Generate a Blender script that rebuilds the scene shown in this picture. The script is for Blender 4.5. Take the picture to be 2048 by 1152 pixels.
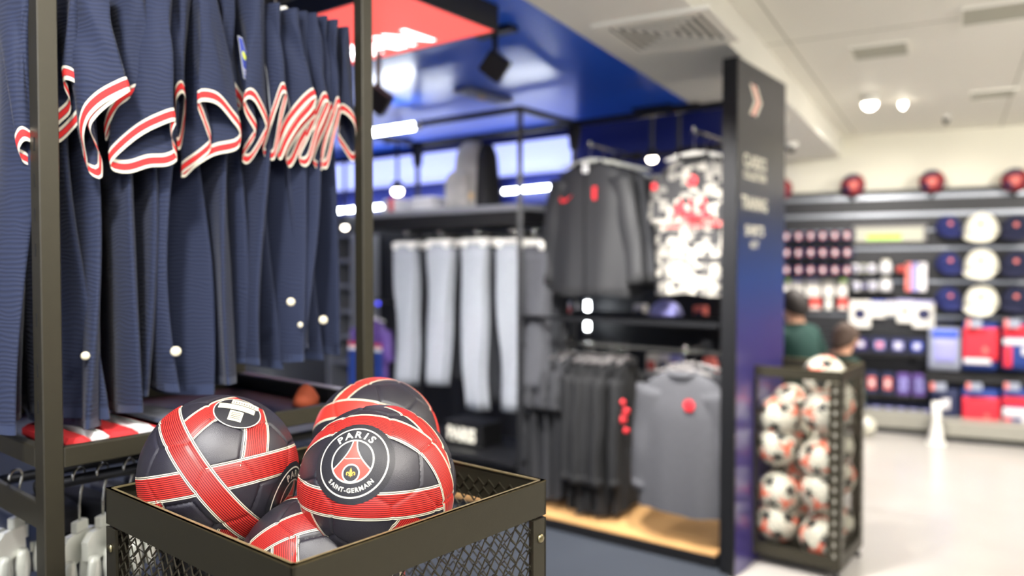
import bpy, bmesh, math, random
import numpy as np
from mathutils import Vector, Matrix

for _o in list(bpy.data.objects):
    bpy.data.objects.remove(_o, do_unlink=True)
scene = bpy.context.scene
COL = scene.collection
random.seed(7)
RNG = np.random.RandomState(11)
R_ = math.radians

# ------------------------------------------------------------------ camera, world, lights, exposure
CAMH = 1.42
FPX = 1555.0
PITCH = R_(1.48)
cam_d = bpy.data.cameras.new('camera')
cam = bpy.data.objects.new('camera', cam_d)
COL.objects.link(cam)
cam.location = (0, 0, CAMH)
cam.rotation_euler = (R_(90) - PITCH, 0, 0)
cam_d.sensor_width = 36.0
cam_d.lens = 36.0 * FPX / 2048.0
cam_d.clip_start = 0.02
cam_d.dof.use_dof = True
cam_d.dof.focus_distance = 1.04
cam_d.dof.aperture_fstop = 2.0
scene.camera = cam

world = bpy.data.worlds.new('world')
scene.world = world
world.use_nodes = True
world.node_tree.nodes['Background'].inputs[0].default_value = (0.84, 0.86, 1.0, 1)
world.node_tree.nodes['Background'].inputs[1].default_value = 3.8

scene.view_settings.view_transform = 'Standard'
scene.view_settings.look = 'None'
scene.view_settings.exposure = 0.25
scene.view_settings.gamma = 1.0
scene.view_settings.use_curve_mapping = False
try:
    scene.cycles.use_denoising = True
    scene.cycles.sample_clamp_indirect = 6.0
    scene.cycles.max_bounces = 8
except Exception:
    pass


def area_light(name, loc, power, size, color=(1, 0.96, 0.9), target=None, spread=180):
    d = bpy.data.lights.new(name, 'AREA')
    d.shape = 'DISK'
    d.size = size
    d.energy = power
    d.color = color
    d.spread = R_(spread)
    o = bpy.data.objects.new(name, d)
    COL.objects.link(o)
    o.location = loc
    if target is not None:
        v = Vector(target) - Vector(loc)
        o.rotation_euler = v.to_track_quat('-Z', 'Y').to_euler()
    return o


# recessed and track lamps of the shop (plain disc lights, some without a built fitting)
LAMPS = [
    # high white ceiling on the right and above the photographer: (place, watt, size, colour, aim, spread)
    ((0.75, 0.15, 2.60), 26, 0.34, (1, 0.95, 0.88), (0.1, 0.8, 0.8), 140),
    ((0.20, -0.95, 2.60), 12, 0.34, (1, 0.95, 0.88), (-0.2, 0.9, 1.0), 140),
    ((1.85, 1.55, 2.60), 20, 0.34, (1, 0.95, 0.88), (1.7, 2.0, 0.0), 160),
    ((2.75, 3.20, 2.60), 26, 0.34, (1, 0.95, 0.88), (2.5, 4.2, 0.0), 160),
    ((2.50, 5.38, 2.49), 58, 0.16, (1, 0.95, 0.88), (2.7, 6.0, 0.3), 150),
    ((4.10, 4.30, 2.60), 58, 0.34, (1, 0.95, 0.88), (3.9, 5.4, 0.6), 160),
    ((4.40, 1.60, 2.60), 40, 0.34, (1, 0.95, 0.88), (4.2, 2.0, 0.0), 160),
    ((-1.90, -1.20, 2.42), 20, 0.80, (0.90, 0.92, 1), (-0.4, 1.1, 1.1), 150),
    # spots hung under the blue ceiling
    ((-0.55, 0.35, 2.41), 9, 0.20, (1, 0.98, 0.96), (-0.75, 1.25, 1.3), 100),
    ((0.05, 2.60, 2.36), 17, 0.14, (1, 0.97, 0.93), (0.55, 4.0, 1.0), 75),
    ((-0.95, 3.45, 2.36), 22, 0.14, (0.96, 0.98, 1), (-0.35, 4.55, 1.0), 75),
    ((0.62, 3.05, 2.36), 14, 0.14, (1, 0.95, 0.88), (0.9, 3.75, 0.5), 75),
    ((-1.60, 2.60, 2.36), 26, 0.16, (0.96, 0.98, 1), (-1.4, 4.0, 0.6), 90),
]
for _l, _p, _s, _c, _t, _a in LAMPS:
    area_light('lamp_light', _l, _p, _s, _c, _t, _a)

# globe lamps added out of view to brighten the white ceilings
FILL_PENDANTS = [((1.15, -0.15, 2.12), 33), ((3.75, 2.45, 2.15), 34), ((-1.3, -0.9, 2.1), 10)]
for _l, _p in FILL_PENDANTS:
    _d = bpy.data.lights.new('fill_pendant_light', 'POINT')
    _d.energy, _d.shadow_soft_size, _d.color = _p, 0.12, (1, 0.95, 0.88)
    _o = bpy.data.objects.new('fill_pendant_light', _d)
    COL.objects.link(_o)
    _o.location = _l

# ------------------------------------------------------------------ projection helpers
_F = Vector((0, math.cos(PITCH), -math.sin(PITCH)))
_U = Vector((0, math.sin(PITCH), math.cos(PITCH)))
CAM = Vector((0, 0, CAMH))


def ray(px, py):
    return Vector((1, 0, 0)) * ((px - 1024.0) / FPX) + _F + _U * (-(py - 576.0) / FPX)


def at_y(px, py, Y):
    d = ray(px, py)
    return CAM + d * (Y / d.y)


def at_z(px, py, z):
    d = ray(px, py)
    return CAM + d * ((z - CAMH) / d.z)


def at_plane(px, py, p0, n):
    d = ray(px, py)
    return CAM + d * ((Vector(p0) - CAM).dot(n) / d.dot(n))


def at_sphere(px, py, c, r):
    d = ray(px, py).normalized()
    oc = CAM - c
    b = oc.dot(d)
    disc = b * b - (oc.dot(oc) - r * r)
    if disc < 0:
        p = CAM + d * (-b)
        return c + (p - c).normalized() * r
    return CAM + d * (-b - math.sqrt(disc))


def V2(a, b, z=0.0):
    return Vector((a, b, z))


# ------------------------------------------------------------------ materials
def lin(c):
    out = []
    for v in c[:3]:
        v = v / 255.0
        out.append(v / 12.92 if v <= 0.04045 else ((v + 0.055) / 1.055) ** 2.4)
    return (*out, 1.0)


MATS = {}


def mat(name, col, rough=0.5, metal=0.0, noise=0.0, nscale=30.0, bump=0.0, bscale=120.0, emit=0.0, ecol=None,
        alpha=1.0, trans=0.0, coat=0.0, sheen=0.0, spec=0.5):
    m = bpy.data.materials.new(name)
    m.use_nodes = True
    nt = m.node_tree
    b = nt.nodes['Principled BSDF']
    b.inputs['Base Color'].default_value = lin(col)
    b.inputs['Roughness'].default_value = rough
    b.inputs['Metallic'].default_value = metal
    b.inputs['Specular IOR Level'].default_value = spec
    if coat:
        b.inputs['Coat Weight'].default_value = coat
        b.inputs['Coat Roughness'].default_value = 0.15
    if sheen:
        b.inputs['Sheen Weight'].default_value = sheen
        b.inputs['Sheen Roughness'].default_value = 0.5
    if emit:
        b.inputs['Emission Color'].default_value = lin(ecol or col)
        b.inputs['Emission Strength'].default_value = emit
    if alpha < 1:
        b.inputs['Alpha'].default_value = alpha
    if trans:
        b.inputs['Transmission Weight'].default_value = trans
    tc = None
    if noise or bump:
        tc = nt.nodes.new('ShaderNodeTexCoord')
    if noise:
        n = nt.nodes.new('ShaderNodeTexNoise')
        n.inputs['Scale'].default_value = nscale
        n.inputs['Detail'].default_value = 4
        nt.links.new(tc.outputs['Object'], n.inputs['Vector'])
        mx = nt.nodes.new('ShaderNodeMix')
        mx.data_type = 'RGBA'
        a = lin(col)
        mx.inputs[6].default_value = (*[v * (1 - noise) for v in a[:3]], 1)
        mx.inputs[7].default_value = (*[min(1, v * (1 + noise)) for v in a[:3]], 1)
        nt.links.new(n.outputs['Fac'], mx.inputs[0])
        nt.links.new(mx.outputs[2], b.inputs['Base Color'])
    if bump:
        n2 = nt.nodes.new('ShaderNodeTexNoise')
        n2.inputs['Scale'].default_value = bscale
        n2.inputs['Detail'].default_value = 3
        nt.links.new(tc.outputs['Object'], n2.inputs['Vector'])
        bp = nt.nodes.new('ShaderNodeBump')
        bp.inputs['Strength'].default_value = bump
        bp.inputs['Distance'].default_value = 0.002
        nt.links.new(n2.outputs['Fac'], bp.inputs['Height'])
        nt.links.new(bp.outputs['Normal'], b.inputs['Normal'])
    MATS[name] = m
    return m


M = MATS
mat('bronze', (53, 50, 39), 0.42, 0.35, noise=0.10, nscale=60, bump=0.08, bscale=700)
mat('bronze_worn', (150, 136, 98), 0.4, 0.5, noise=0.3, nscale=80)
mat('black_metal', (24, 25, 28), 0.42, 0.3, noise=0.1, nscale=40)
mat('slot_dark', (8, 8, 8), 0.8)
mat('steel', (190, 190, 186), 0.22, 1.0)
mat('brass_steel', (150, 142, 110), 0.3, 1.0)
mat('ball_black', (36, 34, 43), 0.40, noise=0.12, nscale=25, bump=0.2, bscale=900, spec=0.8)
mat('ball_disc', (38, 38, 43), 0.42, bump=0.2, bscale=900)
mat('print_white', (240, 236, 218), 0.45)
mat('print_pink', (236, 74, 62), 0.45)
mat('print_gold', (226, 176, 60), 0.4)
mat('sticker', (238, 234, 196), 0.6)
mat('sticker_ink', (120, 116, 100), 0.7)
mat('navy_plain', (30, 42, 72), 0.85, noise=0.15, nscale=18, bump=0.2, bscale=500, sheen=0.2)
mat('patch_blue', (22, 46, 140), 0.6)
mat('patch_lime', (190, 200, 60), 0.6)
mat('white_plastic', (232, 230, 222), 0.35)
mat('tag_white', (232, 224, 196), 0.4)
mat('clear_plastic', (214, 216, 206), 0.28, trans=0.35, coat=0.3)
mat('red_cloth', (205, 42, 46), 0.8, noise=0.1)
mat('white_cloth', (226, 226, 226), 0.85, noise=0.06, bump=0.2)
mat('heather_light', (146, 150, 156), 0.9, noise=0.16, nscale=60, bump=0.3, bscale=300)
mat('heather_dark', (72, 73, 78), 0.9, noise=0.22, nscale=60, bump=0.3, bscale=300)
mat('cloth_black', (16, 17, 20), 0.85, noise=0.15, nscale=30, bump=0.25)
mat('cloth_charcoal', (42, 43, 47), 0.85, noise=0.15, nscale=30, bump=0.25)
mat('cloth_jacket', (31, 32, 35), 0.62, noise=0.12, nscale=18, bump=0.25)
mat('mini_red', (140, 34, 42), 0.55)
mat('logo_red', (206, 38, 48), 0.55)
mat('blue_ceiling', (38, 100, 232), 0.32, noise=0.05, nscale=2, coat=0.35)
mat('navy_wall', (16, 30, 104), 0.5, noise=0.1, nscale=4)
mat('dark_wall', (18, 20, 26), 0.55, noise=0.15, nscale=6)
mat('white_ceiling', (240, 238, 227), 0.6, noise=0.02, nscale=3)
mat('white_ceiling_b', (240, 238, 228), 0.6, noise=0.02, nscale=3)
mat('cream_wall', (234, 231, 214), 0.7, noise=0.03, nscale=3)
mat('grey_panel', (176, 176, 160), 0.6, noise=0.05)
mat('grille_dark', (44, 42, 38), 0.6)
mat('wood', (206, 160, 104), 0.5, noise=0.2, nscale=9)
mat('carpet', (52, 58, 68), 0.95, noise=0.2, nscale=90, bump=0.5, bscale=600)
mat('pale_floor', (180, 176, 171), 0.22, noise=0.06, nscale=3)
mat('grey_base', (150, 148, 138), 0.5, noise=0.06)
mat('slat_black', (30, 31, 35), 0.5, noise=0.1)
mat('slat_rail', (150, 154, 160), 0.35, 0.7)
mat('shelf_black', (12, 12, 14), 0.5)
mat('shelf_grey', (150, 152, 158), 0.4, 0.4)
mat('led', (255, 255, 255), 0.5, emit=22.0, ecol=(246, 252, 255))
mat('lamp_glow', (255, 255, 255), 0.5, emit=16.0, ecol=(255, 244, 224))
mat('blue_glow', (90, 90, 255), 0.5, emit=3.0, ecol=(80, 80, 255))
mat('cove_glow', (170, 180, 255), 0.5, emit=1.15, ecol=(178, 190, 255))  # emission standing for light from a hidden cove on the wall
mat('box_red', (255, 90, 80), 0.5, emit=1.0, ecol=(255, 96, 88))
mat('box_white', (255, 255, 255), 0.5, emit=4.0, ecol=(255, 250, 250))
mat('mug_navy', (34, 38, 78), 0.3)
mat('mug_white', (226, 224, 226), 0.3)
mat('emblem_pink', (226, 120, 110), 0.5)
mat('emblem_white', (226, 222, 226), 0.5)
mat('cap_navy', (24, 32, 88), 0.85, noise=0.1)
mat('cap_dark', (20, 24, 54), 0.85, noise=0.1)
mat('cap_white', (236, 232, 214), 0.85, noise=0.05)
mat('bag_red', (226, 44, 62), 0.7, noise=0.08)
mat('bag_blue', (30, 58, 132), 0.7, noise=0.08)
mat('bag_navy', (30, 38, 74), 0.7, noise=0.08)
mat('bag_grey', (150, 156, 174), 0.6, noise=0.1)
mat('lavender', (150, 150, 210), 0.5)
mat('violet', (96, 70, 140), 0.5)
mat('bright_blue', (60, 90, 210), 0.5)
mat('pack_white', (236, 232, 224), 0.5)
mat('pack_red', (226, 88, 80), 0.5)
mat('display_grey', (108, 105, 105), 0.4)
mat('display_green', (150, 200, 40), 0.5, emit=0.5, ecol=(150, 210, 40))
mat('coat_green', (10, 52, 46), 0.85, noise=0.2)
mat('hair_dark', (34, 26, 24), 0.7)
mat('hair_brown', (84, 66, 56), 0.7)
mat('skin', (206, 156, 128), 0.55)
mat('trouser_dark', (26, 28, 34), 0.85)
mat('orange_cloth', (150, 66, 36), 0.8)
mat('ball_white', (206, 203, 186), 0.4)
mat('ball_patch', (44, 46, 44), 0.4)
mat('ball_orange', (232, 104, 76), 0.4)
mat('backpack', (176, 174, 168), 0.75, noise=0.35, nscale=14)
mat('backpack_dark', (22, 22, 24), 0.7)
mat('buckle', (226, 190, 130), 0.4)
mat('pant_dark', (46, 48, 53), 0.9, noise=0.2, nscale=40)


def nodes_of(m):
    return m.node_tree, m.node_tree.nodes['Principled BSDF']


def mathn(nt, op, a, b=None, c=None):
    n = nt.nodes.new('ShaderNodeMath')
    n.operation = op
    for i, v in enumerate((a, b, c)):
        if v is None:
            continue
        if isinstance(v, (int, float)):
            n.inputs[i].default_value = v
        else:
            nt.links.new(v, n.inputs[i])
    return n.outputs[0]


def ramp_const(nt, fac, stops):
    r = nt.nodes.new('ShaderNodeValToRGB')
    r.color_ramp.interpolation = 'CONSTANT'
    els = r.color_ramp.elements
    els[0].position, els[0].color = stops[0][0], lin(stops[0][1])
    els[1].position, els[1].color = stops[1][0], lin(stops[1][1])
    for p, c in stops[2:]:
        e = els.new(p)
        e.color = lin(c)
    nt.links.new(fac, r.inputs[0])
    return r.outputs[0]


def make_band_mat(name, red, line, nlines=11, thin=0.70):
    m = mat(name, red, 0.42)
    nt, b = nodes_of(m)
    uv = nt.nodes.new('ShaderNodeUVMap')
    sep = nt.nodes.new('ShaderNodeSeparateXYZ')
    nt.links.new(uv.outputs[0], sep.inputs[0])
    v = sep.outputs[1]
    e = mathn(nt, 'MULTIPLY', mathn(nt, 'ABSOLUTE', mathn(nt, 'SUBTRACT', v, 0.5)), 2.0)
    base = ramp_const(nt, e, [(0.0, red), (0.78, (238, 232, 206)), (0.845, (30, 28, 30)), (0.895, (238, 232, 206)), (0.965, (34, 32, 36))])
    fr = mathn(nt, 'FRACT', mathn(nt, 'MULTIPLY', v, float(nlines) / 0.78))
    isl = mathn(nt, 'MULTIPLY', mathn(nt, 'GREATER_THAN', fr, thin), mathn(nt, 'LESS_THAN', e, 0.77))
    mx = nt.nodes.new('ShaderNodeMix')
    mx.data_type = 'RGBA'
    nt.links.new(isl, mx.inputs[0])
    nt.links.new(base, mx.inputs[6])
    mx.inputs[7].default_value = lin(line)
    nt.links.new(mx.outputs[2], b.inputs['Base Color'])
    return m


make_band_mat('ball_band', (212, 54, 46), (78, 12, 16), thin=0.60)
make_band_mat('ball_band_plain', (226, 58, 48), (226, 58, 48), thin=2.0)


def make_trim_mat():
    m = mat('cuff_trim', (220, 40, 44), 0.8)
    nt, b = nodes_of(m)
    uv = nt.nodes.new('ShaderNodeUVMap')
    sep = nt.nodes.new('ShaderNodeSeparateXYZ')
    nt.links.new(uv.outputs[0], sep.inputs[0])
    c = ramp_const(nt, sep.outputs[1], [(0.0, (226, 220, 202)), (0.24, (30, 24, 60)), (0.29, (220, 42, 42)), (0.71, (30, 24, 60)), (0.76, (226, 220, 202)), (0.975, (22, 32, 60))])
    nt.links.new(c, b.inputs['Base Color'])


make_trim_mat()


def make_jersey_mat():
    m = mat('jersey_navy', (30, 44, 76), 0.82, sheen=0.08)
    nt, b = nodes_of(m)
    tc = nt.nodes.new('ShaderNodeTexCoord')
    w = nt.nodes.new('ShaderNodeTexWave')
    w.wave_type = 'BANDS'
    w.bands_direction = 'Z'
    w.inputs['Scale'].default_value = 42.0
    w.inputs['Distortion'].default_value = 9.0
    w.inputs['Detail'].default_value = 1.0
    w.inputs['Detail Scale'].default_value = 0.5
    nt.links.new(tc.outputs['Object'], w.inputs['Vector'])
    n = nt.nodes.new('ShaderNodeTexNoise')
    n.inputs['Scale'].default_value = 700
    nt.links.new(tc.outputs['Object'], n.inputs['Vector'])
    s = mathn(nt, 'ADD', w.outputs['Fac'], mathn(nt, 'MULTIPLY', n.outputs['Fac'], 0.25))
    bp = nt.nodes.new('ShaderNodeBump')
    bp.inputs['Strength'].default_value = 0.4
    bp.inputs['Distance'].default_value = 0.0016
    nt.links.new(s, bp.inputs['Height'])
    nt.links.new(bp.outputs['Normal'], b.inputs['Normal'])
    mx = nt.nodes.new('ShaderNodeMix')
    mx.data_type = 'RGBA'
    mx.inputs[6].default_value = lin((16, 26, 52))
    mx.inputs[7].default_value = lin((21, 33, 63))
    nt.links.new(w.outputs['Fac'], mx.inputs[0])
    nt.links.new(mx.outputs[2], b.inputs['Base Color'])


make_jersey_mat()


def make_camo_mat():
    m = mat('camo_jersey', (226, 222, 210), 0.8)
    nt, b = nodes_of(m)
    tc = nt.nodes.new('ShaderNodeTexCoord')
    mp = nt.nodes.new('ShaderNodeMapping')
    mp.inputs['Scale'].default_value = (26, 1.0, 32)
    nt.links.new(tc.outputs['Object'], mp.inputs['Vector'])
    v = nt.nodes.new('ShaderNodeTexVoronoi')
    v.distance = 'CHEBYCHEV'
    v.inputs['Scale'].default_value = 1.0
    v.inputs['Randomness'].default_value = 0.55
    nt.links.new(mp.outputs[0], v.inputs['Vector'])
    sep = nt.nodes.new('ShaderNodeSeparateColor')
    nt.links.new(v.outputs['Color'], sep.inputs[0])
    geo = nt.nodes.new('ShaderNodeSeparateXYZ')
    nt.links.new(tc.outputs['Object'], geo.inputs[0])
    bias = mathn(nt, 'ADD', sep.outputs[0], mathn(nt, 'ADD', mathn(nt, 'MULTIPLY', geo.outputs[2], -0.75), 0.16))
    r = ramp_const(nt, bias, [(0.0, (44, 44, 46)), (0.28, (104, 102, 98)), (0.44, (126, 123, 117)), (0.62, (160, 156, 147))])
    nt.links.new(r, b.inputs['Base Color'])


make_camo_mat()


def make_panel_mat():
    m = mat('sign_panel', (40, 44, 60), 0.30, coat=0.3)
    nt, b = nodes_of(m)
    tc = nt.nodes.new('ShaderNodeTexCoord')
    sep = nt.nodes.new('ShaderNodeSeparateXYZ')
    nt.links.new(tc.outputs['Generated'], sep.inputs[0])
    r = nt.nodes.new('ShaderNodeValToRGB')
    els = r.color_ramp.elements
    els[0].position, els[0].color = 0.0, lin((60, 50, 112))
    els[1].position, els[1].color = 1.0, lin((34, 36, 46))
    for p, c in ((0.42, (58, 52, 118)), (0.58, (34, 62, 128)), (0.72, (38, 46, 70)), (0.85, (34, 36, 46))):
        e = els.new(p)
        e.color = lin(c)
    nt.links.new(sep.outputs[2], r.inputs[0])
    nt.links.new(r.outputs[0], b.inputs['Base Color'])


make_panel_mat()


def make_glass():
    m = bpy.data.materials.new('window_glass')
    m.use_nodes = True
    nt = m.node_tree
    nt.nodes.clear()
    o = nt.nodes.new('ShaderNodeOutputMaterial')
    tr = nt.nodes.new('ShaderNodeBsdfTransparent')
    gl = nt.nodes.new('ShaderNodeBsdfGlossy')
    gl.inputs['Roughness'].default_value = 0.02
    mx = nt.nodes.new('ShaderNodeMixShader')
    mx.inputs[0].default_value = 0.06
    nt.links.new(tr.outputs[0], mx.inputs[1])
    nt.links.new(gl.outputs[0], mx.inputs[2])
    nt.links.new(mx.outputs[0], o.inputs[0])
    MATS['window_glass'] = m


make_glass()

# ------------------------------------------------------------------ mesh building
MW = {}


def ident():
    return Matrix.Identity(4)


def frame(o, x, y, z):
    m = Matrix.Identity(4)
    for i, a in enumerate((x, y, z)):
        for k in range(3):
            m[k][i] = a[k]
    for k in range(3):
        m[k][3] = o[k]
    return m


class MB:
    def __init__(self, T=None):
        self.v, self.f, self.mi, self.uv = [], [], [], {}
        self.T = T or ident()
        self.m = 0

    def add(self, verts, faces, uvs=None):
        o = len(self.v)
        for i, p in enumerate(verts):
            self.v.append(self.T @ Vector(p))
            if uvs is not None:
                self.uv[o + i] = uvs[i]
        for f in faces:
            self.f.append(tuple(o + i for i in f))
            self.mi.append(self.m)
        return self

    def box(self, c, s, rot=None):
        hx, hy, hz = s[0] / 2, s[1] / 2, s[2] / 2
        vs = [Vector((x, y, z)) for x in (-hx, hx) for y in (-hy, hy) for z in (-hz, hz)]
        if rot is not None:
            vs = [rot @ p for p in vs]
        c = Vector(c)
        vs = [p + c for p in vs]
        return self.add(vs, [(0, 1, 3, 2), (4, 6, 7, 5), (0, 4, 5, 1), (2, 3, 7, 6), (0, 2, 6, 4), (1, 5, 7, 3)])

    def bevbox(self, c, s, b=0.004, rot=None):
        # chamfered box: three nested loops of an octagon-ish section
        hx, hy, hz = s[0] / 2, s[1] / 2, s[2] / 2
        b = min(b, hx * 0.9, hy * 0.9, hz * 0.9)
        rings = []
        for z, k in ((-hz, b), (-hz + b, 0), (hz - b, 0), (hz, b)):
            ax, ay = hx - k, hy - k
            rings.append([(-ax + b, -ay, z), (ax - b, -ay, z), (ax, -ay + b, z), (ax, ay - b, z), (ax - b, ay, z), (-ax + b, ay, z), (-ax, ay - b, z), (-ax, -ay + b, z)])
        c = Vector(c)
        rr = []
        for r in rings:
            rr.append([((rot @ Vector(p)) if rot is not None else Vector(p)) + c for p in r])
        return self.loft(rr, cap=True)

    def bar(self, p, q, w, h, up=(0, 0, 1)):
        p, q = Vector(p), Vector(q)
        d = (q - p)
        L = d.length
        d.normalize()
        up = Vector(up)
        if abs(d.dot(up)) > 0.98:
            up = Vector((0, 1, 0))
        s = d.cross(up).normalized()
        u = s.cross(d).normalized()
        vs = []
        for e in (p, q):
            for a, b in ((-1, -1), (1, -1), (1, 1), (-1, 1)):
                vs.append(e + s * (a * w / 2) + u * (b * h / 2))
        return self.add(vs, [(3, 2, 1, 0), (4, 5, 6, 7), (0, 1, 5, 4), (1, 2, 6, 5), (2, 3, 7, 6), (3, 0, 4, 7)])

    def loft(self, rings, cap=False, closed=True, uv=False):
        n = len(rings[0])
        vs = [p for r in rings for p in r]
        fs = []
        m = n if closed else n - 1
        for k in range(len(rings) - 1):
            for i in range(m):
                j = (i + 1) % n
                fs.append((k * n + i, k * n + j, (k + 1) * n + j, (k + 1) * n + i))
        if cap:
            fs.append(tuple(range(n - 1, -1, -1)))
            fs.append(tuple((len(rings) - 1) * n + i for i in range(n)))
        uvs = None
        if uv:
            uvs = [(i / max(1, n - 1), k / max(1, len(rings) - 1)) for k in range(len(rings)) for i in range(n)]
        return self.add(vs, fs, uvs)

    def tube(self, pts, r, n=8, closed=False, cap=True, sq=1.0):
        pts = [Vector(p) for p in pts]
        N = len(pts)
        rings = []
        prev = None
        for i, p in enumerate(pts):
            a = pts[(i - 1) % N] if (closed or i > 0) else p
            b = pts[(i + 1) % N] if (closed or i < N - 1) else p
            t = (b - a)
            if t.length < 1e-9:
                t = Vector((0, 0, 1))
            t.normalize()
            if prev is None:
                up = Vector((0, 0, 1)) if abs(t.z) < 0.9 else Vector((1, 0, 0))
                s = t.cross(up).normalized()
            else:
                s = (prev - t * prev.dot(t))
                s = s.normalized() if s.length > 1e-6 else t.orthogonal().normalized()
            prev = s
            u = t.cross(s)
            rr = r[i] if isinstance(r, (list, tuple)) else r
            rings.append([p + s * (rr * math.cos(2 * math.pi * k / n)) + u * (rr * sq * math.sin(2 * math.pi * k / n)) for k in range(n)])
        if closed:
            rings.append(rings[0])
            return self.loft(rings)
        return self.loft(rings, cap=cap)

    def lathe(self, prof, n=20, c=(0, 0, 0), rot=None, cap=True):
        c = Vector(c)
        rings = []
        for r, z in prof:
            ring = []
            for k in range(n):
                p = Vector((r * math.cos(2 * math.pi * k / n), r * math.sin(2 * math.pi * k / n), z))
                if rot is not None:
                    p = rot @ p
                ring.append(p + c)
            rings.append(ring)
        return self.loft(rings, cap=cap)

    def prism(self, poly, y0, y1):
        """polygon in local xz plane, extruded along y"""
        n = len(poly)
        vs = [(x, y0, z) for x, z in poly] + [(x, y1, z) for x, z in poly]
        fs = [tuple(range(n)), tuple(range(2 * n - 1, n - 1, -1))]
        for i in range(n):
            j = (i + 1) % n
            fs.append((j, i, n + i, n + j))
        return self.add(vs, fs)

    def ell(self, c, rad, nu=16, nv=10, v0=-90, v1=90, rot=None):
        c = Vector(c)
        rings = []
        for k in range(nv + 1):
            a = R_(v0 + (v1 - v0) * k / nv)
            ring = []
            for i in range(nu):
                t = 2 * math.pi * i / nu
                p = Vector((rad[0] * math.cos(a) * math.cos(t), rad[1] * math.cos(a) * math.sin(t), rad[2] * math.sin(a)))
                if rot is not None:
                    p = rot @ p
                ring.append(p + c)
            rings.append(ring)
        return self.loft(rings, cap=True)

    def build(self, name, mats, parent=None, smooth=False, world=True):
        me = bpy.data.meshes.new(name)
        vs = self.v
        if parent is not None and world:
            inv = MW[parent.name].inverted()
            vs = [inv @ p for p in vs]
        me.from_pydata([tuple(p) for p in vs], [], self.f)
        if not isinstance(mats, (list, tuple)):
            mats = [mats]
        for m in mats:
            me.materials.append(MATS[m])
        if len(mats) > 1:
            me.polygons.foreach_set('material_index', self.mi)
        if self.uv:
            l = me.uv_layers.new(name='UVMap')
            vi = np.zeros(len(me.loops), dtype=np.int32)
            me.loops.foreach_get('vertex_index', vi)
            arr = np.zeros((len(self.v), 2))
            for k, t in self.uv.items():
                arr[k] = t
            l.data.foreach_set('uv', arr[vi].ravel())
        if smooth:
            me.polygons.foreach_set('use_smooth', [True] * len(me.polygons))
        me.update()
        return link(name, me, parent)


def link(name, me, parent=None):
    o = bpy.data.objects.new(name, me)
    COL.objects.link(o)
    if parent is not None:
        o.parent = parent
        MW[o.name] = MW[parent.name]
    else:
        MW[o.name] = ident()
    return o


def tag(o, label, cat, group=None):
    o['label'] = label
    o['category'] = cat
    if group:
        o['group'] = group
    return o


def struct(o, label=None):
    o['kind'] = 'structure'
    if label:
        o['label'] = label
    return o


def thing(name, label, cat, loc=(0, 0, 0), rotz=0.0, group=None, M4=None):
    o = bpy.data.objects.new(name, None)
    o.empty_display_size = 0.05
    COL.objects.link(o)
    if M4 is None:
        M4 = Matrix.Translation(Vector(loc)) @ Matrix.Rotation(rotz, 4, 'Z')
    o.matrix_world = M4
    MW[o.name] = M4.copy()
    return tag(o, label, cat, group)


def dup(root, M4, label, group=None):
    r = root.copy()
    COL.objects.link(r)
    r.matrix_world = M4
    MW[r.name] = M4.copy()
    r['label'] = label
    if group:
        r['group'] = group
    for ch in root.children:
        c = ch.copy()
        COL.objects.link(c)
        c.parent = r
        for g in ch.children:
            d = g.copy()
            COL.objects.link(d)
            d.parent = c
    return r


_TXT = {}


def text_geo(s, bold=0.0):
    """text outline mesh: (verts2d, faces), cap height ~0.7, centred in x, baseline at 0"""
    key = (s, bold)
    if key in _TXT:
        return _TXT[key]
    cu = bpy.data.curves.new('t', 'FONT')
    cu.body = s
    cu.size = 1.0
    cu.align_x = 'CENTER'
    cu.offset = bold
    cu.resolution_u = 3
    ob = bpy.data.objects.new('t', cu)
    COL.objects.link(ob)
    dg = bpy.context.evaluated_depsgraph_get()
    me = bpy.data.meshes.new_from_object(ob.evaluated_get(dg))
    vs = [(v.co.x, v.co.y) for v in me.vertices]
    fs = [tuple(p.vertices) for p in me.polygons]
    bpy.data.objects.remove(ob, do_unlink=True)
    bpy.data.curves.remove(cu)
    bpy.data.meshes.remove(me)
    _TXT[key] = (vs, fs)
    return vs, fs


def add_text(mb, s, o, xa, za, h, bold=0.0, width=None):
    """flat lettering: o = centre of baseline, xa reading direction, za up, h cap height"""
    vs, fs = text_geo(s, bold)
    k = h / 0.70
    kx = k
    if width:
        ext = max(v[0] for v in vs) - min(v[0] for v in vs)
        kx = width / ext
    o, xa, za = Vector(o), Vector(xa), Vector(za)
    mb.add([o + xa * (x * kx) + za * (y * k) for x, y in vs], fs)


ORD = ['first', 'second', 'third', 'fourth', 'fifth', 'sixth', 'seventh', 'eighth', 'ninth', 'tenth', 'eleventh', 'twelfth',
       'thirteenth', 'fourteenth', 'fifteenth', 'sixteenth', 'seventeenth', 'eighteenth']
UP = Vector((0, 0, 1))

# ================================================================== STRUCTURE
ZLOW, ZHIGH = 2.44, 2.63
SD = V2(math.sin(R_(29.5)), math.cos(R_(29.5)))          # direction of the ceiling edges
SN = V2(SD.y, -SD.x)                                     # to the right of that direction
EDGE_BLUE = at_z(1050, 0, ZLOW)
EDGE_SOFF = at_z(1370, 0, ZLOW)
WU = V2(math.sin(R_(-53)), math.cos(R_(-53)))            # along the wardrobe unit, to the left and back
WW = V2(-WU.y * -1, -WU.x)                               # into the unit, away from the camera
WW = V2(WU.y, -WU.x)
PP = at_z(1447, 1150, 0.0)                               # foot of the sign panel's front edge
WR = V2(math.cos(R_(25)), -math.sin(R_(25)))             # along the far shop wall, to the right
WN = V2(-WR.y * -1, -WR.x)
WN = V2(-math.sin(R_(25)), -math.cos(R_(25)))            # far wall, towards the camera
WP0 = at_y(1960, 536, 6.75)
WP0.z = 0


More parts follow.
